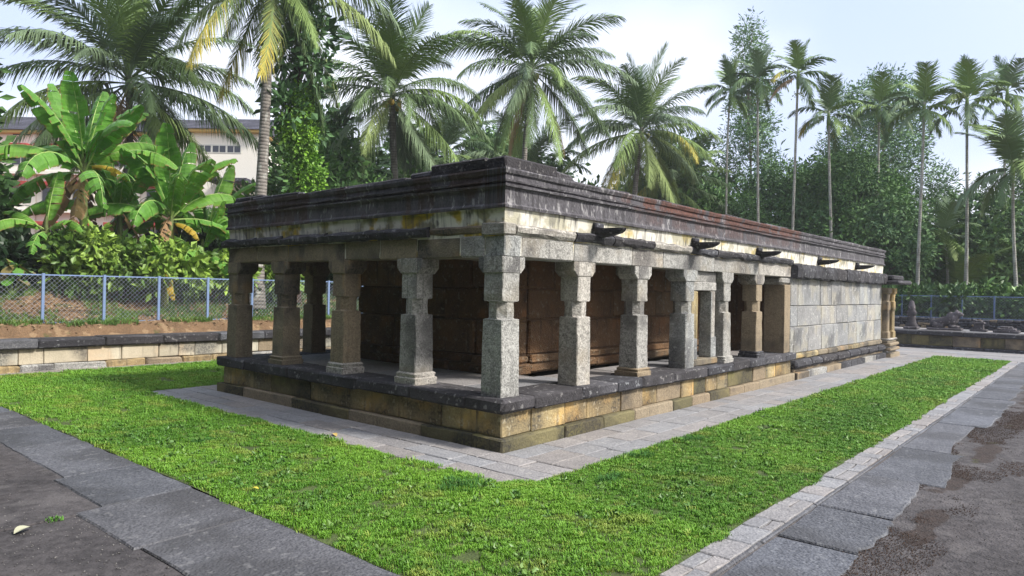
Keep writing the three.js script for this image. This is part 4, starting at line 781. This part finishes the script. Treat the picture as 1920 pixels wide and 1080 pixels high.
const aLab = ['slender areca palm with sparse crown beside the tall conical tree', 'slender areca palm with dense upright fan crown and bulging crownshaft', 'tallest slender areca palm with hanging orange sheath', 'areca palm rising in front of the dense round tree', 'areca palm with bright fan crown behind the dense round tree', 'areca palm with full drooping crown over the end of the temple', 'areca palm alone against the open white sky', 'areca palm behind the lone one against the sky', 'low areca palm with wide fronds above the platform', 'areca palm furthest along the platform fence', 'short bright areca palm among the shrubs'];
A.forEach(([x, z, y], i) => palm('areca_palm', aLab[i], arecaG, x, 1, z, y - 1.5, { set: arec, fronds: i === 8 ? 18 : 16, scale: i === 8 ? 1.5 : 1.08, rad: i === 7 || i === 0 ? .065 : .078, bark: arecaBark, shaft: 1, yellow: .16, dry: .05, lean: [rr(-.35, .35), rr(-.35, .35)], pow: .9, seed: 6100 + i }));

// trees
const B = (x, z, h, o, label) => tree(o.name ?? 'leafy_tree', label, o.group ?? treesG, x, x > 29 ? 1 : bankY(x, z), z, h, o);
const deep = { colA: [.05, .125, .035], colB: [.16, .32, .06], ls: 1.2, sprig: SPR.dense };
const mid = { colA: [.07, .15, .06], colB: [.21, .37, .10], ls: 1.2 };
const airy = { ...mid, allBr: 1, ls: 1, sprig: SPR.feather, bark: paleWood };
B(36.6, -6.2, 9.6, { ...deep, cr: 3.6, lobes: 22, per: 44, ls: .82, fill: .25, c0: .2, seed: 1, name: 'round_tree' }, 'big dense round tree behind the far end of the temple');
B(35.4, -10.0, 9.0, { ...deep, cr: 3.0, lobes: 14, per: 48, ls: .82, c0: .2, seed: 2 }, 'dark dense tree between the temple roof and the areca trunks');
B(34.6, -3.6, 6.4, { ...mid, cr: 2.3, lobes: 12, per: 56, ls: .82, c0: .15, seed: 3 }, 'medium bright green tree leaning out past the temple end');
B(39, -12.6, 19.5, { ...airy, cr: 2.0, lobes: 20, per: 46, c0: .42, cone: 1, rad: .14, seed: 4, name: 'conical_tree', group: farG }, 'tall thin conical tree rising above every areca palm');
B(46.6, -6.2, 16.5, { ...airy, cr: 3.6, lobes: 15, per: 34, c0: .45, rad: .16, seed: 5, group: farG, name: 'feathery_tree' }, 'feathery pale tree rising behind the dense round tree');
let pale = false;
for (const [x, z, h, cr] of [[47, -3.4, 9, 1.7], [44, -9, 12, 2.6], [50, -.6, 7, 1.5], [46, 1.9, 10.5, 1.9], [52, 3.4, 11, 2.2], [43, 4.5, 12, 2.4], [58, -3, 7, 1.8], [60, 4.6, 11, 2.4], [40.5, 2.8, 9.5, 1.5], [42.5, 1.9, 9, 1.4], [55, 8, 14, 3]])
  B(x, z, h, { ...airy, cr, lobes: 12, per: 32, c0: .34, rad: rr(.09, .15), wob: .5, bark: (pale = !pale) ? paleWood : wood, group: pale ? farG : 'dark trunked feathery trees beyond the far fence', name: 'feathery_tree' }, pale ? 'thin feathery tree with pale bare trunk beyond the platform fence' : 'thin feathery tree with dark bare trunk beyond the platform fence');
for (const [x, z, h, cr] of [[38.2, 1.2, 6.8, 1.7], [37.6, -2.2, 4.6, 1.7], [40.6, -1.2, 7.0, 2.0], [41.5, 4, 6, 1.9], [37, 3.4, 4.4, 1.5]])
  B(x, z, h, { ...mid, colB: [.16, .28, .05], cr, lobes: 8, per: 36, c0: .2, rad: .09, wob: .5, bark: darkWood, group: 'small green trees behind the platform fence' }, 'small bright green tree behind the platform fence');
const back = [[11.2, -21.2, 7.6, 2.3, 'dark leafy tree between the grey palm trunk and the creeper covered trunk', deep], [14.2, -24.4, 8.6, 2.6, 'dark tree behind the palm with the orange flower stalk', mid], [10.2, -18.6, 5.6, 2.2, 'low dark tree in the shade behind the creeper covered trunk', deep], [21.1, -25.7, 9, 3.2, 'hazy green tree between the palms far behind the roof', mid], [26.8, -19.6, 8, 3.0, 'bright green tree under the parapet corner palm', { ...mid, colB: [.14, .27, .05] }], [31.2, -15.4, 9, 3.2, 'green tree behind the palm with yellow green fronds', mid], [15.6, -17.6, 5.6, 2.4, 'low leafy tree hiding behind the flat roof', deep], [22.4, -16.5, 4.8, 2.2, 'low green tree just behind the parapet', mid], [29.5, -18.5, 7, 2.8, 'dark tree behind the drooping palm', deep], [33.8, -13.8, 8.2, 2.6, 'dark tree among the first areca trunks', deep], [38, -17, 12, 3.6, 'leafy tree behind the conical tree', mid], [28, -26, 11, 4, 'broad hazy tree far behind the palms', mid]];
for (const [x, z, h, cr, lab, st] of back) B(x, z, h, { ...st, cr, lobes: 12, per: 28, c0: .22 }, lab);
// tree overgrown with bright creeper
{
  const x = 7.0, z = -15.7, y = bankY(x, z), t = tree('creeper_covered_tree', 'bare forked tree with bright green creeper climbing its trunk', treesG, x, y, z, 11, { ...mid, trunk: .8, cr: .95, lobes: 8, per: 60, c0: .55, allBr: 1, rad: .17, bark: darkWood, wob: .35, seed: 8, colB: [.10, .24, .06] });
  const r = rng(55), pts = []; for (let i = 0; i < 520; i++) { const q = r(), yy = 2.2 + 5.0 * q, a = r() * 6.28, d = (.12 + .36 * r()) * (.7 + .6 * Math.sin(q * 9 + 1) ** 2); pts.push(V(Math.cos(a) * d + .25 * Math.sin(q * 6) + .2, yy, Math.sin(a) * d + .15)); }
  scatter('creeper', SPR.vine, shinyLeaf, pts, [.10, .24, .015], [.26, .48, .03], .75, r, t);
}
// dense climber-clad tree at the edge of the building
tree('ivy_clad_tree', 'dense dark tree wrapped in creepers beside the banana plants', treesG, -2.4, bankY(-2.4, -21.6), -21.6, 8.6, { ...deep, colB: [.09, .21, .03], cr: 2.2, lobes: 20, per: 120, c0: .05, seed: 12 });
tree('ivy_clad_tree', 'dense tree wrapped in creepers behind the first one', treesG, -4, bankY(-4, -23), -23, 8, { ...deep, cr: 2.4, lobes: 16, per: 90, c0: .1, seed: 13 });

// banana plants: leaves as [azimuth, steepness, colour, size]
banana('largest banana plant with broad upright leaves before the building', .85, -16.9, 3.5, [[.6, 0], [2.2, 0], [-.9, 0, , .9], [4.0, 0, , .95], [1.8, 2], [4.9, 2], [6.0, 2, , .9], [.3, 4, , .9], [2.3, 4, , .9], [3.4, 1], [5.2, 1], [.1, 1], [1.4, 2], [2.9, 3], [3.8, 3], [5.6, 3], [4.6, 4], [1.0, 5, 'd', .7], [2.6, 5, 'd', .8], [4.2, 5, 'd', .7], [5.5, 4, 'y', .5]], 1.12);
banana('tall banana plant with grey green leaves beside the largest one', 3.1, -16.4, 2.5, [[.4, 0], [4.1, 0, , 1.05], [1.2, 1], [2.0, 3], [.7, 3], [3.9, 3], [5.8, 4], [4.9, 1], [2.4, 0, , .9], [5.6, 1], [3.5, 1], [1.5, 2], [4.4, 2], [.0, 2], [2.8, 3], [5.2, 4, 'y', .45], [1.0, 5, 'd', .7], [3.8, 5, 'd', .7]], 1.08);
banana('banana plant standing between the two tallest ones', 2.0, -17.4, 2.3, [[.5, 0], [2.0, 0], [3.6, 1], [5.2, 1], [1.2, 2], [4.4, 2], [2.8, 3], [5.9, 3], [.2, 5, 'd', .7], [3.1, 5, 'd', .6]], 1.1);
banana('banana plant close to the grey palm trunk', 4.7, -17.3, 1.9, [[.3, 0], [2.2, 0], [5.3, 1], [3.9, 1], [1.1, 2], [3.0, 3], [4.6, 3], [.6, 4], [5.8, 2], [2.4, 5, 'd', .6]], 1.05);
banana('small banana plant with one upright leaf and spreading leaves', -.15, -16.6, 1.7, [[.8, 0, , .8], [3.3, 3, , .8], [5.0, 3, , .8], [4.2, 4, , .7], [.2, 3, , .7], [2.2, 2, , .7]], .85);
banana('banana plant with a yellow brown hanging leaf beside the temple', 4.0, -16.2, 1.5, [[5.4, 0, , .8], [.4, 1, , .9], [2.6, 2, , .8], [4.0, 3, , .8], [5.0, 4, , .8], [3.2, 5, 'y', .6], [1.4, 3, , .8], [4.6, 5, 'd', .6]], .95);
banana('young banana plant with leaves seen between the far pillars', 5.2, -16.0, .9, [[.4, 1, , .8], [2.0, 2, , .8], [3.6, 3, , .8], [5.2, 2, , .8], [4.4, 4, , .7]], .9);
banana('slim banana plant with a bright yellow leaf hanging over the fence', 2.45, -15.2, 1.35, [[4.9, 5, 'y', .5], [.4, 3, , .5], [2.1, 2, , .5], [3.6, 1, , .5]], .9);
const shG = 'yellow green shrubs behind the fence';
for (const [x, z, w, h, lab] of [[.55, -16.1, 1.5, 1.7, 'leafy yellow green shrub under the largest banana plant'], [1.6, -15.9, 1.5, 1.5, 'leafy shrub between the two tall banana plants'], [2.75, -15.6, 1.4, 1.9, 'fern like yellow green shrub beside the slim banana plant'], [3.6, -15.7, 1.2, 1.2, 'low leafy shrub beside the temple corner'], [4.7, -15.6, 1.3, 1.4, 'leafy shrub seen through the far pillars'], [6.2, -15.7, 1.4, 1.2, 'low shrub at the foot of the grey palm']]) shrub('yellow_green_shrub', lab, shG, x, bankY(x, z), z, w, h);
for (const [x, z, w, h, lab] of [[-1.5, -17.2, 1.6, .8, 'dark shrub under the creeper wrapped tree'], [-.2, -17.6, 1.8, .8, 'dark shrub behind the small banana plant'], [1.8, -18, 2.2, .9, 'dark shrub behind the tall banana plants'], [4.3, -18, 2.4, 1.4, 'dark shrub behind the yellow leaved banana plant'], [7.6, -17.6, 2.6, 2.2, 'dark shrub at the foot of the creeper covered tree'], [10.5, -16.4, 2.6, 2.4, 'dark shrub behind the middle of the temple']]) shrub('dark_shrub', lab, 'dark shrubs on the bank', x, bankY(x, z), z, w, h, { sprig: SPR.broad, colA: [.012, .035, .012], colB: [.04, .10, .025], ls: 1 });
// arum with big heart shaped leaves
{
  const x = -1.05, z = -16.0, y = bankY(x, z), t = thing('arum_plant', 'low arum plant with big heart shaped leaves on the bank', 'plant', [x, y, z]), r = rng(5);
  const s = new THREE.Shape(); s.moveTo(0, 0); s.bezierCurveTo(-.05, -.16, -.24, -.16, -.24, .06); s.bezierCurveTo(-.24, .3, -.06, .42, 0, .58); s.bezierCurveTo(.06, .42, .24, .3, .24, .06); s.bezierCurveTo(.24, -.16, .05, -.16, 0, 0); const lg = new THREE.ShapeGeometry(s, 6); { const p = lg.attributes.position; for (let i = 0; i < p.count; i++) p.setZ(i, -Math.abs(p.getX(i)) * .35 - p.getY(i) ** 2 * .5); lg.computeVertexNormals(); }
  for (let i = 0; i < 9; i++) { const a = i * 2.4, d = .25 + .3 * r(), h = .35 + .4 * r(), l = part('leaf', lg, bananaM[0], t, [Math.cos(a) * d, h, Math.sin(a) * d]); l.rotation.set(-1.1 + r() * .5, Math.PI / 2 - a, 0, 'YXZ'); part('stalk', tubeGeo([V(0, 0, 0), V(Math.cos(a) * d * .5, h * .6, Math.sin(a) * d * .5), V(Math.cos(a) * d, h, Math.sin(a) * d)], [.016, .012, .008], 5), bananaRib, t); }
}
// hedge of bushes behind the platform fence
for (let i = 0, z = -4.2; z < 8; i++) { const w = rr(1.5, 2.1); shrub('hedge_bush', 'broad leaved green bush in the row behind the platform fence', 'bushes behind the platform fence', 30.9 + rr(0, 1), 1, z, w * 1.2, rr(1.1, 1.5), { sprig: SPR.broad, colA: [.05, .11, .03], colB: [.16, .31, .06], per: 110, ls: .9, seed: 7200 + i, cat: 'bush' }); z += w * .62; }
// far wood
{
  const r = rng(99), pts = []; for (let i = 0; i < 2600; i++) { const a = -.25 + 1.75 * r(), d = 62 + 30 * r(), hgt = (.2 + .8 * step(.3, .6, a)) * (5 + 5 * fbm(a * .7 + .5, .4, 12, 3, 19)) * (.3 + .7 * Math.sqrt(r())); pts.push(V(-6 + Math.cos(a) * d, 1.5 + hgt, 5.6 - Math.sin(a) * d)); }
  const f = scatter('distant_wood', SPR.dense, crownLeaf, pts, [.05, .11, .04], [.15, .27, .08], 3.4, r, scene); f.userData = { kind: 'stuff', label: 'hazy distant wood closing the view behind the trees', category: 'wood' };
}
// unseen dense trees added beside and behind the camera to block sky light
{
  const gl = { colA: [.04, .08, .04], colB: [.09, .18, .06], sprig: SPR.dense, ls: 2.9, per: 13, branches: 0, c0: .12 };
  let i = 0; for (const [x, z, h, cr] of [[-14, -13, 14, 4.6], [-14, -6.5, 15.5, 4.8], [-13.5, 0, 15.5, 4.8], [-14, 6.5, 15, 4.6], [-14.5, 13, 14, 4.6], [-8.5, 18.5, 12, 4.2], [-9, -20, 12, 4.2]]) tree('grove_tree', ['unseen sky blocking tree added beyond the end of the retaining wall', 'unseen sky blocking tree added at the edge of the brown concrete', 'unseen sky blocking tree added across the brown concrete from the temple corner', 'unseen sky blocking tree added where the two walks meet', 'unseen sky blocking tree added past the meeting of the walks', 'unseen sky blocking tree added across the rough paving from the lawn corner', 'unseen sky blocking tree added behind the creeper wrapped trees'][i], 'added sky blocking trees round the court', x, -.05, z, h, { ...gl, cr, lobes: 16, seed: 8800 + i++ });
}
// litter and tufts on the bank
{
  const r = rng(321), lg = fromTris([0, 0, 0, .05, .012, .03, .1, 0, 0, 0, 0, 0, .1, 0, 0, .05, .012, -.03]), pts = []; for (let i = 0; i < 14000; i++) { const x = -5 + 22 * r(), z = -13.5 - 4.8 * Math.pow(r(), .8); pts.push(V(x, bankY(x, z) + .012, z)); }
  const m = mat('dry_leaf', { color: lin(1, 1, 1), roughness: .9, side: THREE.DoubleSide }), s = scatter('leaf_litter', lg, m, pts, [.14, .085, .045], [.42, .31, .18], .9, r, scene); s.userData = { kind: 'stuff', label: 'dry brown leaf litter strewn over the earth bank', category: 'leaf litter' };
}
function tuftGeo(seed, n, h, w, spread) {
  const r = rng(seed), pos = []; for (let i = 0; i < n; i++) { const a = r() * 6.28, b = V((r() - .5) * spread, 0, (r() - .5) * spread), le = .25 + r() * .9, hh = h * (.55 + .7 * r()), d = V(Math.cos(a), 0, Math.sin(a)), sd = V(-d.z, 0, d.x).multiplyScalar(w), m = b.clone().addScaledVector(d, hh * le * .35).add(V(0, hh * .6, 0)), t = b.clone().addScaledVector(d, hh * le).add(V(0, hh * (1 - le * .35), 0)); for (const q of [[b.clone().add(sd), b.clone().sub(sd), m.clone().sub(sd)], [b.clone().add(sd), m.clone().sub(sd), m.clone().add(sd)], [m.clone().add(sd), m.clone().sub(sd), t]]) for (const v of q) pos.push(v.x, v.y, v.z); } return fromTris(pos);
}
const grassM = leafM('grass_blade', [1, 1, 1], .3, .6);
function grassField(name, label, pts, geo, colA, colB, sc, r, colC) {
  const im = new THREE.InstancedMesh(geo, grassM, pts.length); im.name = name; im.userData = { kind: 'stuff', label, category: 'grass' };
  pts.forEach((p, i) => { _q.setFromEuler(_e.set(0, r() * 6.28, 0)); const s = sc * (.7 + .6 * r()) * (p.w ?? 1); _m.compose(p, _q, V(s, s, s)); im.setMatrixAt(i, _m); const k = clamp(fbm(p.x * .02 + .4, p.z * .02 + .4, 40, 4, 71) * 2.2 - .6 + (r() - .5) * .5); let c = mix3(colA, colB, k); if (colC) { const y = step(.60, .78, fbm(p.x * .02 + .3, p.z * .02 + .7, 140, 3, 75)) * .55; c = mix3(c, colC, clamp(y + (r() < .06 ? .7 : 0))); } im.setColorAt(i, _c.setRGB(...c)); });
  scene.add(im); return im;
}
{
  const r = rng(777), pts = [];
  const edge = (x, z) => .10 * (fbm(x * .1 + .5, z * .1 + .5, 22, 4, 91) - .5) * 2;
  for (const [x0, x1, z0, z1] of lawnRects) {
    const area = (x1 - x0) * (z1 - z0); const n = Math.round(area * 1200);
    for (let i = 0; i < n; i++) {
      const x = x0 - .09 + (x1 - x0 + .18) * r(), z = z0 - .09 + (z1 - z0 + .18) * r(), d = Math.hypot(x + 6.4, z - 5.6);
      if (d > 9 && r() > Math.max(.16, (9 / d) ** 1.5)) continue; if (x > 9 && z < -3) continue;
      const inside = lawnRects.some(([a, b, c, e]) => x > a + (a < -3 ? .02 : -.05) + edge(x, z) * .6 && x < b + edge(z, x) * .9 && z > c && z < e + edge(x, z) * .7); if (!inside) continue;
      if (fbm(x * .05 + .1, z * .05 + .6, 60, 3, 97) > .70 + .1 * r()) continue;   // worn spots
      const p = V(x, .006, z); p.w = (d > 9 ? Math.min(1.9, Math.sqrt(d / 9)) : 1) * (.58 + .72 * fbm(x * .05 + .3, z * .05 + .3, 150, 3, 95)) * (r() < .03 ? 1.6 : 1) * (Math.abs(x + .98) < .14 || Math.abs(z - 1.13) < .14 || Math.abs(x + 3.2) < .1 ? 1.15 : 1); pts.push(p);
    }
  }
  for (let i = 0; i < 700; i++) { const a = r() * 6.28, d = .28 * Math.sqrt(r()); pts.push(V(-1.02 + Math.cos(a) * d, .01, 1.16 + Math.sin(a) * d)); }
  grassField('lawn_grass', 'short bright green grass covering the lawn', pts, tuftGeo(3, 11, .033, .0026, .058), [.075, .21, .011], [.165, .35, .024], 1, r, [.27, .33, .055]);
  console.log('grass', pts.length);
  const bp = []; for (let i = 0; i < 11000; i++) { const x = -5 + 22 * r(), z = -13.75 - 4.4 * r(); if (fbm(x * .05 + .5, z * .05 + .5, 22, 3, 83) < .40 + .10 * step(.8, 2.2, Math.abs(-z - 15.4))) continue; bp.push(V(x, bankY(x, z), z)); }
  grassField('bank_grass', 'patches of green weeds and grass on the earth bank', bp, tuftGeo(4, 12, .16, .006, .16), [.07, .16, .025], [.20, .33, .06], .8, r);
}
// broad leaved weeds in the turf
{
  const r = rng(888), pts = [], g = sprig(61, 9, .02, .035, .011, .5).translate(0, .012, 0);
  for (let i = 0; i < 2600; i++) { const x = -3.1 + 12 * Math.pow(r(), 1.4), z = -5 + 8.1 * r(); if (!lawnRects.some(([a, b, c, e]) => x > a + .06 && x < b - .06 && z > c && z < e - .06)) continue; if (fbm(x * .05 + .2, z * .05 + .8, 70, 3, 101) < .5) continue; pts.push(V(x, .012, z)); }
  const w = scatter('lawn_weeds', g, shinyLeaf, pts, [.07, .17, .03], [.18, .30, .06], 1.1, r, scene); w.userData = { kind: 'stuff', label: 'small broad leaved weeds among the lawn grass', category: 'weeds' };
}
// taller clumps in the lawn
for (const [x, z, s, lab] of [[-1.35, .72, 1.25, 'largest dark grass clump beside the corner of the paving'], [-.1, 1.62, .8, 'dark grass clump in the lawn in front of the plinth corner'], [1.05, 1.34, .85, 'dark grass clump at the edge of the long paving strip'], [2.4, 1.32, .7, 'small dark grass clump further along the paving edge'], [-2.2, -3.1, .6, 'small dark grass clump in the side lawn']]) {
  const t = thing('grass_clump', lab, 'grass clump', [x, .005, z]), r = rng(Math.round(x * 50 + 900)), pos = [];
  for (let i = 0; i < 16; i++) { const a = r() * 6.28, d = .16 * s * Math.sqrt(r()); pos.push(tuftGeo(40 + i, 16, .10 * s, .0026, .09).translate(Math.cos(a) * d * 1.4, 0, Math.sin(a) * d)); }
  const m = part('blades', mergeGeometries(pos), leafM('clump_blade' + lab.length, [.05, .17, .025], .3), t); m.userData.kind = 'stuff';
}
// small things lying about
{
  const lf = (geo, col, lab, x, y, z, turn, cat = 'leaf') => { const m = part('fallen_leaf', geo, mat('leaf' + lab.length + x, { color: lin(...col), roughness: .8, side: THREE.DoubleSide }), scene, [x, y, z]); m.name = numbered('fallen_leaf'); m.rotation.y = turn; m.userData = { label: lab, category: cat, kind: 'thing' }; };
  const leaf = (L, W, curl) => { const pos = [], n = 8, row = i => { const t = i / n, w = W * Math.sin(Math.PI * Math.pow(t, .8)), y = curl * Math.sin(t * 3.1) + .004; return [V(t * L, y + w * .3, w), V(t * L, y, 0), V(t * L, y + w * .35, -w)]; }; for (let i = 0; i < n; i++) { const a = row(i), b = row(i + 1); for (const k of [0, 1]) for (const v of [a[k], a[k + 1], b[k + 1], a[k], b[k + 1], b[k]]) pos.push(v.x, v.y, v.z); } return fromTris(pos); };
  lf(leaf(.16, .045, .02), [.42, .42, .30], 'pale dry leaf lying on the brown concrete', -4.75, .01, -.92, .4);
  lf(leaf(.2, .03, .015), [.55, .40, .12], 'yellow brown leaf lying on the paving beside the temple', -.86, .022, -2.15, 1.2);
  lf(leaf(.09, .02, .008), [.60, .50, .06], 'small yellow leaf lying in the side lawn', -2.85, .04, -.6, 2.0);
  const w = part('weed', tuftGeo(77, 40, .05, .004, .12), leafM('weed_leaf', [.10, .27, .03], .3), scene, [-4.42, .005, -1.08]); w.userData = { label: 'small green weed growing in the concrete joint', category: 'weed', kind: 'thing' };
}

scene.fog = new THREE.FogExp2(new THREE.Color(.90, .94, 1.0), .0009);

// grit and crumbs of earth and moss on the paving
{
  const r = rng(4242), pts = [], mp = [], bit = new THREE.OctahedronGeometry(.006, 0).scale(1, .5, .8);
  for (let i = 0; i < 5200; i++) { const x = -2 + 11 * Math.pow(r(), 1.6), z = 4.05 + 2.6 * r(); pts.push(V(x, .004, z)); }
  for (let i = 0; i < 3200; i++) pts.push(V(-6 + 2.1 * r(), .006, -6 + 8.5 * r()));
  const m = mat('grit_bit', { color: lin(1, 1, 1), roughness: .95 }), s = scatter('grit', bit, m, pts, [.05, .045, .045], [.26, .25, .24], 1, r, scene); s.userData = { kind: 'stuff', label: 'loose grit strewn over the dark paving', category: 'grit' };
  for (let i = 0; i < 60000; i++) { const x = -1.5 + 11 * r(), z = 4.0 + 1.6 * Math.pow(r(), 1.3), f = fbm(x * .05 + .5, z * .08 + .5, 26, 4, 441), e = 1 - step(.1, .75, Math.abs(z - 4.32)); if (f + .14 * e < .61 + .05 * r()) continue; mp.push(V(x, .003, z)); }
  const d = scatter('mossy_dirt', bit, m, mp, [.03, .017, .012], [.085, .045, .026], .9, r, scene); d.userData = { kind: 'stuff', label: 'red brown mossy dirt gathered along the broken slabs', category: 'dirt' };
}

// ---------------------------------------------------------------- cream building behind the banana plants
{
  const g = thing('cream_building', 'cream two storey building with red window hoods and dark roof', 'building', [11.4, 2, -44.2], -.863);
  const cream = mat('cream_paint', { color: lin(.80, .76, .68), bumpMap: bumpFine, bumpScale: .01, roughness: .95 }), red = mat('red_paint', { color: lin(.36, .05, .04), roughness: .8, bumpMap: bumpFine, bumpScale: .003 }), roofM = mat('dark_roof', { map: T.dark, color: lin(.75, .75, .9), roughness: .9 }), glass = mat('window_glass', { color: lin(.03, .035, .05), roughness: .15 }), trim = mat('ochre_trim', { color: lin(.50, .33, .10), roughness: .9 }), frameM = mat('window_frame_paint', { color: lin(.55, .54, .50), roughness: .7 });
  const Y = py => (528 - py) * .035, X = px => (px - 210) * .035;
  const b = (n, x0, x1, y0, y1, z0, z1, m, p = g) => part(n, boxUV(blockGeo(x1 - x0, y1 - y0, z1 - z0, .02, .002), R0(), R0(), 0, 0, 0, .25), m, p, [(x0 + x1) / 2, (y0 + y1) / 2, (z0 + z1) / 2]);
  b('wall', X(-90), X(345), -1, Y(248), -9, 0, cream); b('wall', X(345), X(475), -1, Y(236), -9, -.6, cream);
  for (const py of [326, 397]) { b('floor_slab', X(-92), X(345), Y(py + 3), Y(py - 4), -.02, .55, cream); }
  b('eave_band', X(-96), X(345), Y(252), Y(246), -9.2, .4, trim); b('eave_band', X(345), X(482), Y(240), Y(234), -9.2, -.2, trim);
  const roof = (x0, x1, y, h, z) => { const s = new THREE.Shape(); s.moveTo(-9.6 - z, 0); s.lineTo(.8, 0); s.lineTo(-4.2, h); s.closePath(); const q = new THREE.ExtrudeGeometry(s, { depth: x1 - x0, bevelEnabled: false }); q.rotateY(-Math.PI / 2).scale(-1, 1, -1); const r2 = part('roof', boxUV(q.rotateY(0)), roofM, g); r2.geometry.computeBoundingBox(); const bb = r2.geometry.boundingBox; r2.position.set(x0 - bb.min.x, y, z + .8 - bb.max.z); };
  roof(X(-100), X(345), Y(246), 2.0, -.3); roof(X(335), X(486), Y(234), 1.7, -.9);
  const win = (px, py, w, h, hood = true) => { const s = sub('window', g, [X(px), Y(py), 0]); b('frame', -w / 2 - .08, w / 2 + .08, -h / 2 - .08, h / 2 + .08, -.05, .03, frameM, s); for (const k of [-1, 1]) b('pane', k < 0 ? -w / 2 : .03, k < 0 ? -.03 : w / 2, -h / 2, h / 2, .0, .045, glass, s); b('vent', -w / 2, w / 2, h / 2 + 1.0, h / 2 + 1.12, -.02, .02, glass, s); if (hood) b('hood', -w / 2 - .25, w / 2 + .25, h / 2 + .12, h / 2 + .36, 0, .65, red, s); return s; };
  for (const py of [366, 440, 296]) for (const px of [-30, 36, 94, 152, 226, 290]) win(px, py, 1.15, .95);
  for (const px of [372, 400, 428]) { const s = win(px, 270, .85, .42, false); s.position.z = -.6; }
  b('red_panel', X(264), X(292), Y(416), Y(376), -.02, .12, red); b('porch_roof', X(395), X(470), Y(338), Y(331), -.6, 1.0, roofM);
  for (const px of [62, 172, 258]) b('pilaster', X(px) - .15, X(px) + .15, -1, Y(250), -.01, .12, cream);
}

scene.traverse(o => { if (o.isMesh) { o.castShadow = true; o.receiveShadow = true; } });
renderer.render(scene, camera);
